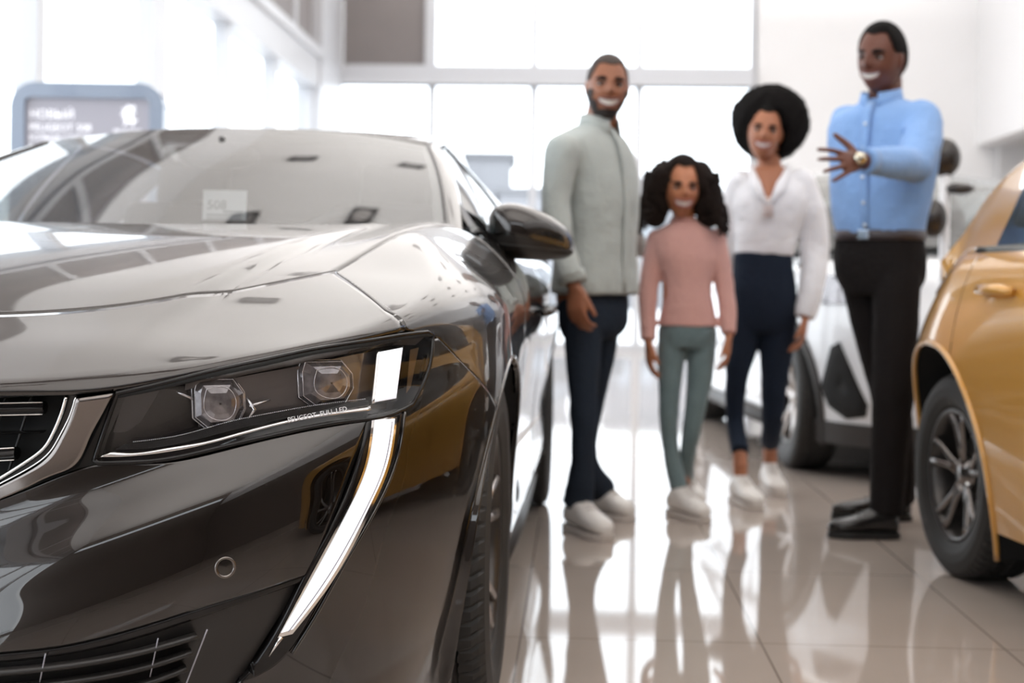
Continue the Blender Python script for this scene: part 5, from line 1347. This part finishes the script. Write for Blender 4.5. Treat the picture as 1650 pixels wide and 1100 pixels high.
# ---------- woman in the white blouse
Cc = Person(5.98, 1238, 'woman with a round afro in a white blouse and high-waisted navy trousers')
J = Cc.J; skw = skinmat('skin_brown', (.40, .16, .085)); lat = Vector((1, -.12, 0)).normalized(); fw = lat.cross(Vector((0, 0, 1)))
hd = Head(.232, J(1232, 214, -.06), yaw=-.16, pitch=.03, roll=.12, female=True)
b = MB(); hd.build_into(b); limb(b, [J(1237, 238, -.01), J(1241, 280, .0)], [.047, .052], n=18, k=8)
loft(b, [(J(1241, 278), lat, .075, .055, .055), (J(1242, 292), lat, .150, .08, .07), (J(1240, 320), lat, .155, .105, .085), (J(1236, 360), lat, .125, .10, .085), (J(1231, 410), lat, .112, .085, .085), (J(1231, 480), lat, .14, .10, .11), (J(1231, 520), lat, .12, .09, .09)])
aL = [(1192, 294, .0, 17), (1172, 390, .08, 13), (1190, 470, .10, 10)]; aR = [(1292, 294, -.02, 17), (1310, 390, -.0, 13), (1298, 508, -.08, 9)]
Cc.limbpx(b, aL); Cc.limbpx(b, aR)
hand(b, J(1298, 508, -.08), (-.12, -.1, -1), (-1, .2, 0), (0, -1, 0), .92, curl=.45, spread=.05, thumb_open=.4); hand(b, J(1190, 470, .10), (.6, .1, -.6), (0, 1, 0), (0, 0, 1), .9, curl=.3)
lL = [(1207, 490, 0, 31), (1197, 550, 0, 26), (1187, 610, -.02, 18), (1185, 680, -.0, 14.5)]; lR = [(1255, 490, 0, 31), (1252, 550, 0, 28), (1248, 610, -.0, 22), (1244, 680, .05, 16)]
f0, f1 = ground(1185, 806), ground(1221, 824); g0, g1 = ground(1236, 787), ground(1255, 803)
a0, a1 = ankle_of(Cc, f0, f1, .16), ankle_of(Cc, g0, g1, .16)
p_, r_ = legpath(Cc, lL, a0, .034); p_.append(a0+Vector((0, 0, -.08))); r_.append(.034); limb(b, p_, [x*.9 for x in r_]); p_, r_ = legpath(Cc, lR, a1, .034); p_.append(a1+Vector((0, 0, -.08))); r_.append(.034); limb(b, p_, [x*.9 for x in r_])
remesh(b.build('body', skw, Cc.root), VOX, 2, .4)
hd.face(Cc.root, mat('lips_rose'), hairm, smile=1.0)
# afro: one big springy volume open at the face
th = np.linspace(-math.pi, math.pi, 121)[:-1]; ph = np.linspace(.01, math.pi-.01, 80); T, Q = np.meshgrid(th, ph); rs = np.random.RandomState(4)
R_ = 1+.016*rs.randn(*T.shape)+.02*np.sin(T*7+1)*np.sin(Q*6)+.015*np.sin(T*13+Q*9)
sx, sy, sz = np.sin(Q)*np.sin(T), -np.sin(Q)*np.cos(T), np.cos(Q)
G = np.stack([.163*sx*R_, .150*sy*R_, (.152+.016*(sz < 0))*sz*R_], -1); fz = (sy < -.15)
fx, fzz = G[..., 0]+.020, G[..., 2]+.060          # the volume stops round the face
rr_ = np.sqrt((fx/.064)**2+(fzz/.088)**2); G[..., 1] += .185*(1-sstep(rr_, .80, 1.18))*(sy < 0)
cA = J(1241, 195, .02); G = G+np.array(cA)
MB().grid(G, closed_v=True).build('afro_hair', hairm, Cc.root, weld=1e-6)
hd.haircap(Cc.root, hairm, .012, .24*math.pi, name='hairline')
bl = cloth('white_blouse', (.88, .88, .91), (40, .25), .02); t = MB()
loft(t, [(J(1242, 277), lat, .088, .05, .070), (J(1242, 288), lat, .150, .072, .082), (J(1241, 305), lat, .172, .105, .095), (J(1239, 335), lat, .160, .125, .10), (J(1236, 365), lat, .140, .115, .095), (J(1232, 395), lat, .128, .10, .095), (J(1231, 412), lat, .122, .095, .095)])
Cc.limbpx(t, [(aR[0][0]-2, 296, -.02, 24), (1306, 340, -.01, 25), (1313, 400, -.0, 24), (1308, 460, -.05, 21), (1297, 512, -.08, 17)], cap1=False); Cc.limbpx(t, [(1194, 296, 0, 23), (1176, 350, .05, 23), (1172, 400, .08, 20), (1190, 466, .10, 14)], cap1=False)
SH = wrinkle(remesh(t.build('blouse', bl, Cc.root), .007, 5), .10, .014)
# open V neck: skin wedge and lapels standing proud
V = [J(1215, 270, -.078), J(1264, 270, -.078), J(1237, 324, -.141)]
w_ = MB(); n = 8; G = np.array([[list(V[0]*(1-u)*(1-v)+V[1]*u*(1-v)+V[2]*v+Vector((0, -.014*math.sin(u*math.pi)*(1-v), 0))) for u in np.linspace(0, 1, n)] for v in np.linspace(0, 1, n)]); o = w_.grid(G).build('neckline_skin', skw, Cc.root); solid(o, .01, 1)
for (pa, pb, pc) in (((1211, 266, -.065), (1219, 300, -.127), (1236, 330, -.148)), ((1269, 266, -.065), (1258, 300, -.127), (1239, 330, -.148))):
    lp = MB(); lp.tube([J(*pa), J(*pb), J(*pc)], [(.006, .020), (.006, .022), (.004, .008)], 10, up=(1, 0, 0)); lp.build('lapel', bl, SH)
tp_ = MB(); G = np.array([[list(J(x, y, -.150+.01*abs(x-1237)/10)) for x in np.linspace(1229, 1246, 5)] for y in (318, 330, 350)]); o = tp_.grid(G).build('inner_top', mat('cream_silk', (.78, .68, .66), .5), SH); solid(o, .004)
nv2 = cloth('navy_crepe', (.014, .021, .036)); t = MB()
loft(t, [(J(1230, 407), lat, .122, .098, .10), (J(1230, 440), lat, .128, .10, .11), (J(1231, 485), lat, .142, .105, .12), (J(1231, 520), lat, .130, .095, .11), (J(1231, 535), lat, .10, .08, .09)])
p_, r_ = legpath(Cc, lL, a0+Vector((0, 0, .05)), .038); limb(t, p_, [x*1.02 for x in r_], cap1=False); p_, r_ = legpath(Cc, lR, a1+Vector((0, 0, .05)), .040); limb(t, p_, [x*1.02 for x in r_], cap1=False)
wrinkle(remesh(t.build('trousers', nv2, Cc.root), .007, 4), .11, .008)
shoe(Cc.root, Cc.base, f0, f1, ws_, wsole, w=.045, h=.078, ankle=.038); shoe(Cc.root, Cc.base, g0, g1, ws_, wsole, w=.045, h=.078, ankle=.038)

# ---------- salesman in the blue shirt
D_ = Person(5.2, 1425, 'smiling man in a light blue shirt, belt and black trousers, holding out an open hand')
J = D_.J; skx = skinmat('skin_deep_brown', (.135, .050, .032)); al = .70; lat = Vector((math.cos(al), -math.sin(al), 0)); fw = lat.cross(Vector((0, 0, 1)))
hd = Head(.252, J(1420, 95, -.04), yaw=-.72, pitch=.10, roll=.10)
b = MB(); hd.build_into(b); limb(b, [J(1428, 125, .02), J(1425, 175, .02)], [.056, .066], n=18, k=8)
loft(b, [(J(1424, 176), lat, .10, .07, .07), (J(1424, 198), lat, .18, .09, .09), (J(1422, 290), lat, .155, .10, .10), (J(1418, 370), lat, .14, .095, .095), (J(1418, 430), lat, .13, .09, .10), (J(1418, 455), lat, .09, .07, .07)])
armL = [(1484, 196, -.11, 24), (1474, 268, -.30, 19), (1385, 259, -.48, 13)]; armR = [(1368, 200, .12, 22), (1395, 290, .24, 17), (1420, 370, .20, 12)]
limb(b, [J(*armL[0][:3]), J(*armL[1][:3])], [.05, .042]); limb(b, [J(*armL[1][:3]), J(1420, 262, -.41), J(*armL[2][:3])], [.042, .037, .027]); D_.limbpx(b, armR)
hand(b, J(1388, 259, -.475), J(1320, 265, -.60)-J(1388, 259, -.475), (0, 1, -.15), (0, 0, 1), .98, curl=.10, spread=.24, thumb_open=1.38, curls=[.22, .10, .12, .2])
hand(b, J(1420, 370, .20), (.1, .1, -1), (0, -1, 0), (-1, 0, 0), .98, curl=.4)
lN = [(1446, 430, -.07, 38), (1443, 540, -.09, 37), (1439, 640, -.10, 33), (1432, 740, -.10, 30)]; lF = [(1388, 430, .07, 38), (1413, 540, .10, 36), (1434, 640, .16, 31), (1448, 740, .22, 27)]
f0, f1 = ground(1446, 867), ground(1334, 866); g0, g1 = ground(1466, 838), ground(1340, 836)
a0, a1 = ankle_of(D_, f0, f1, .08, .16), ankle_of(D_, g0, g1, .08, .12)
p_, r_ = legpath(D_, lN, a0, .036); limb(b, p_, [x*.72 for x in r_]); p_, r_ = legpath(D_, lF, a1, .036); limb(b, p_, [x*.72 for x in r_])
remesh(b.build('body', skx, D_.root), VOX, 2, .4)
hd.face(D_.root, mat('lips_deep', (.16, .055, .045), .4), hairm, smile=1.1); hd.haircap(D_.root, hairm, .008, .245*math.pi, rough=.004)
bs = cloth('light_blue_oxford', (.235, .40, .72), (70, .25)); t = MB()
loft(t, [(J(1424, 160), lat, .074, .064, .066), (J(1424, 172), lat, .135, .085, .085), (J(1424, 190), lat, .200, .115, .11), (J(1424, 230), lat, .212, .135, .125), (J(1422, 290), lat, .195, .142, .125), (J(1419, 340), lat, .178, .135, .12), (J(1417, 378), lat, .165, .122, .12)])
limb(t, [J(*armL[0][:3]), J(1482, 235, -.20), J(1474, 266, -.29)], [.078, .072, .062]); limb(t, [J(1474, 266, -.29), J(1430, 262, -.39), J(1396, 259, -.455)], [.062, .054, .044], cap1=False); D_.limbpx(t, [(q[0], q[1], q[2], q[3]+9) for q in armR], cap1=False)
SH = wrinkle(remesh(t.build('shirt', bs, D_.root), .007, 5), .11, .018)
collar(D_, bs, J(1420, 160, -.01), lat, .069, .064, .032, parent=SH, openf=.26)
pl = MB(); pts = [J(1421, y)+fw*(f_+.004) for y, f_ in ((168, .088), (190, .118), (230, .138), (290, .145), (340, .138), (376, .125))]; pl.tube(pts, [(.016, .003)]*6, 8, up=fw); pl.build('placket', bs, SH)
for y, f_ in ((205, .128), (245, .142), (290, .148), (330, .142), (365, .131)):
    c_ = J(1421, y)+fw*(f_+.007); MB().sphere(tuple(c_), (.007, .007, .007), 10, 8).build('button', mat('pearl_button', (.7, .78, .85), .2), SH)
pkx = MB(); c_ = J(1421, 238)+fw*.108+lat*.10; q3 = Matrix.Rotation(-al-.25, 3, 'Z'); pkx.box(tuple(c_+fw*.022), (.10, .008, .11), rot=q3, bev=.003); pkx.build('breast_pocket', bs, SH)
cf = MB(); cf.tube([J(1404, 260, -.44), J(1392, 259, -.465)], [.047, .045], 20, up=(0, 0, 1)); cf.build('cuff', bs, SH)
bk = cloth('black_suiting', (.012, .010, .010)); t = MB()
loft(t, [(J(1417, 382), lat, .160, .118, .12), (J(1417, 420), lat, .170, .122, .135), (J(1418, 450), lat, .160, .115, .13), (J(1419, 475), lat, .125, .10, .11)])
p_, r_ = legpath(D_, lN, a0, .060); limb(t, p_, r_, cap1=False); p_, r_ = legpath(D_, lF, a1, .056); limb(t, p_, r_, cap1=False)
wrinkle(remesh(t.build('trousers', bk, D_.root), .007, 4), .12, .010)
bl_ = MB(); c_ = J(1417, 380); n = 44; P = []
for k in range(n):
    a = 2*math.pi*k/n; u, v = math.cos(a), math.sin(a); e_ = 2/2.3; uu = math.copysign(abs(u)**e_, u); vv = math.copysign(abs(v)**e_, v)
    P.append([list(c_+lat*(.164*uu)+fw*((.121 if v > 0 else .123)*vv)+Vector((0, 0, z))) for z in (-.018, .018)])
o = bl_.grid(np.array(P), closed_u=True).build('belt', mat('dark_leather', (.05, .04, .045), .35), D_.root); solid(o, .005, 1)
bu = MB(); bu.box(tuple(c_+fw*.130), (.045, .008, .036), rot=Matrix.Rotation(-al, 3, 'Z'), bev=.004); bu.build('buckle', mat('buckle_steel', (.35, .40, .48), .2, 1.0), o)
wt = MB(); d1 = (J(1374, 257, -.50)-J(1388, 259, -.475)).normalized(); c0 = J(1382, 258, -.485); wt.tube([c0-d1*.011, c0+d1*.011], [(.032, .028)]*2, 24, up=(0, 0, 1)); W_ = wt.build('watch', mat('dark_leather'), D_.root)
fc = c0+Vector((-.0, -.032, .004)); MB().lathe([(.001, -.008), (.019, -.008), (.021, -.004), (.021, .004)], 24, 'y', tuple(fc)).build('watch_face', mat('watch_steel', (.6, .55, .45), .15, 1.0), W_)
bsh = mat('black_shoe_leather', (.012, .011, .011), .25, coat=.3); bso = mat('black_sole', (.01, .01, .01), .5)
shoe(D_.root, D_.base, f0, f1, bsh, bso, w=.046, h=.072, pointed=1); shoe(D_.root, D_.base, g0, g1, bsh, bso, w=.046, h=.072, pointed=1)
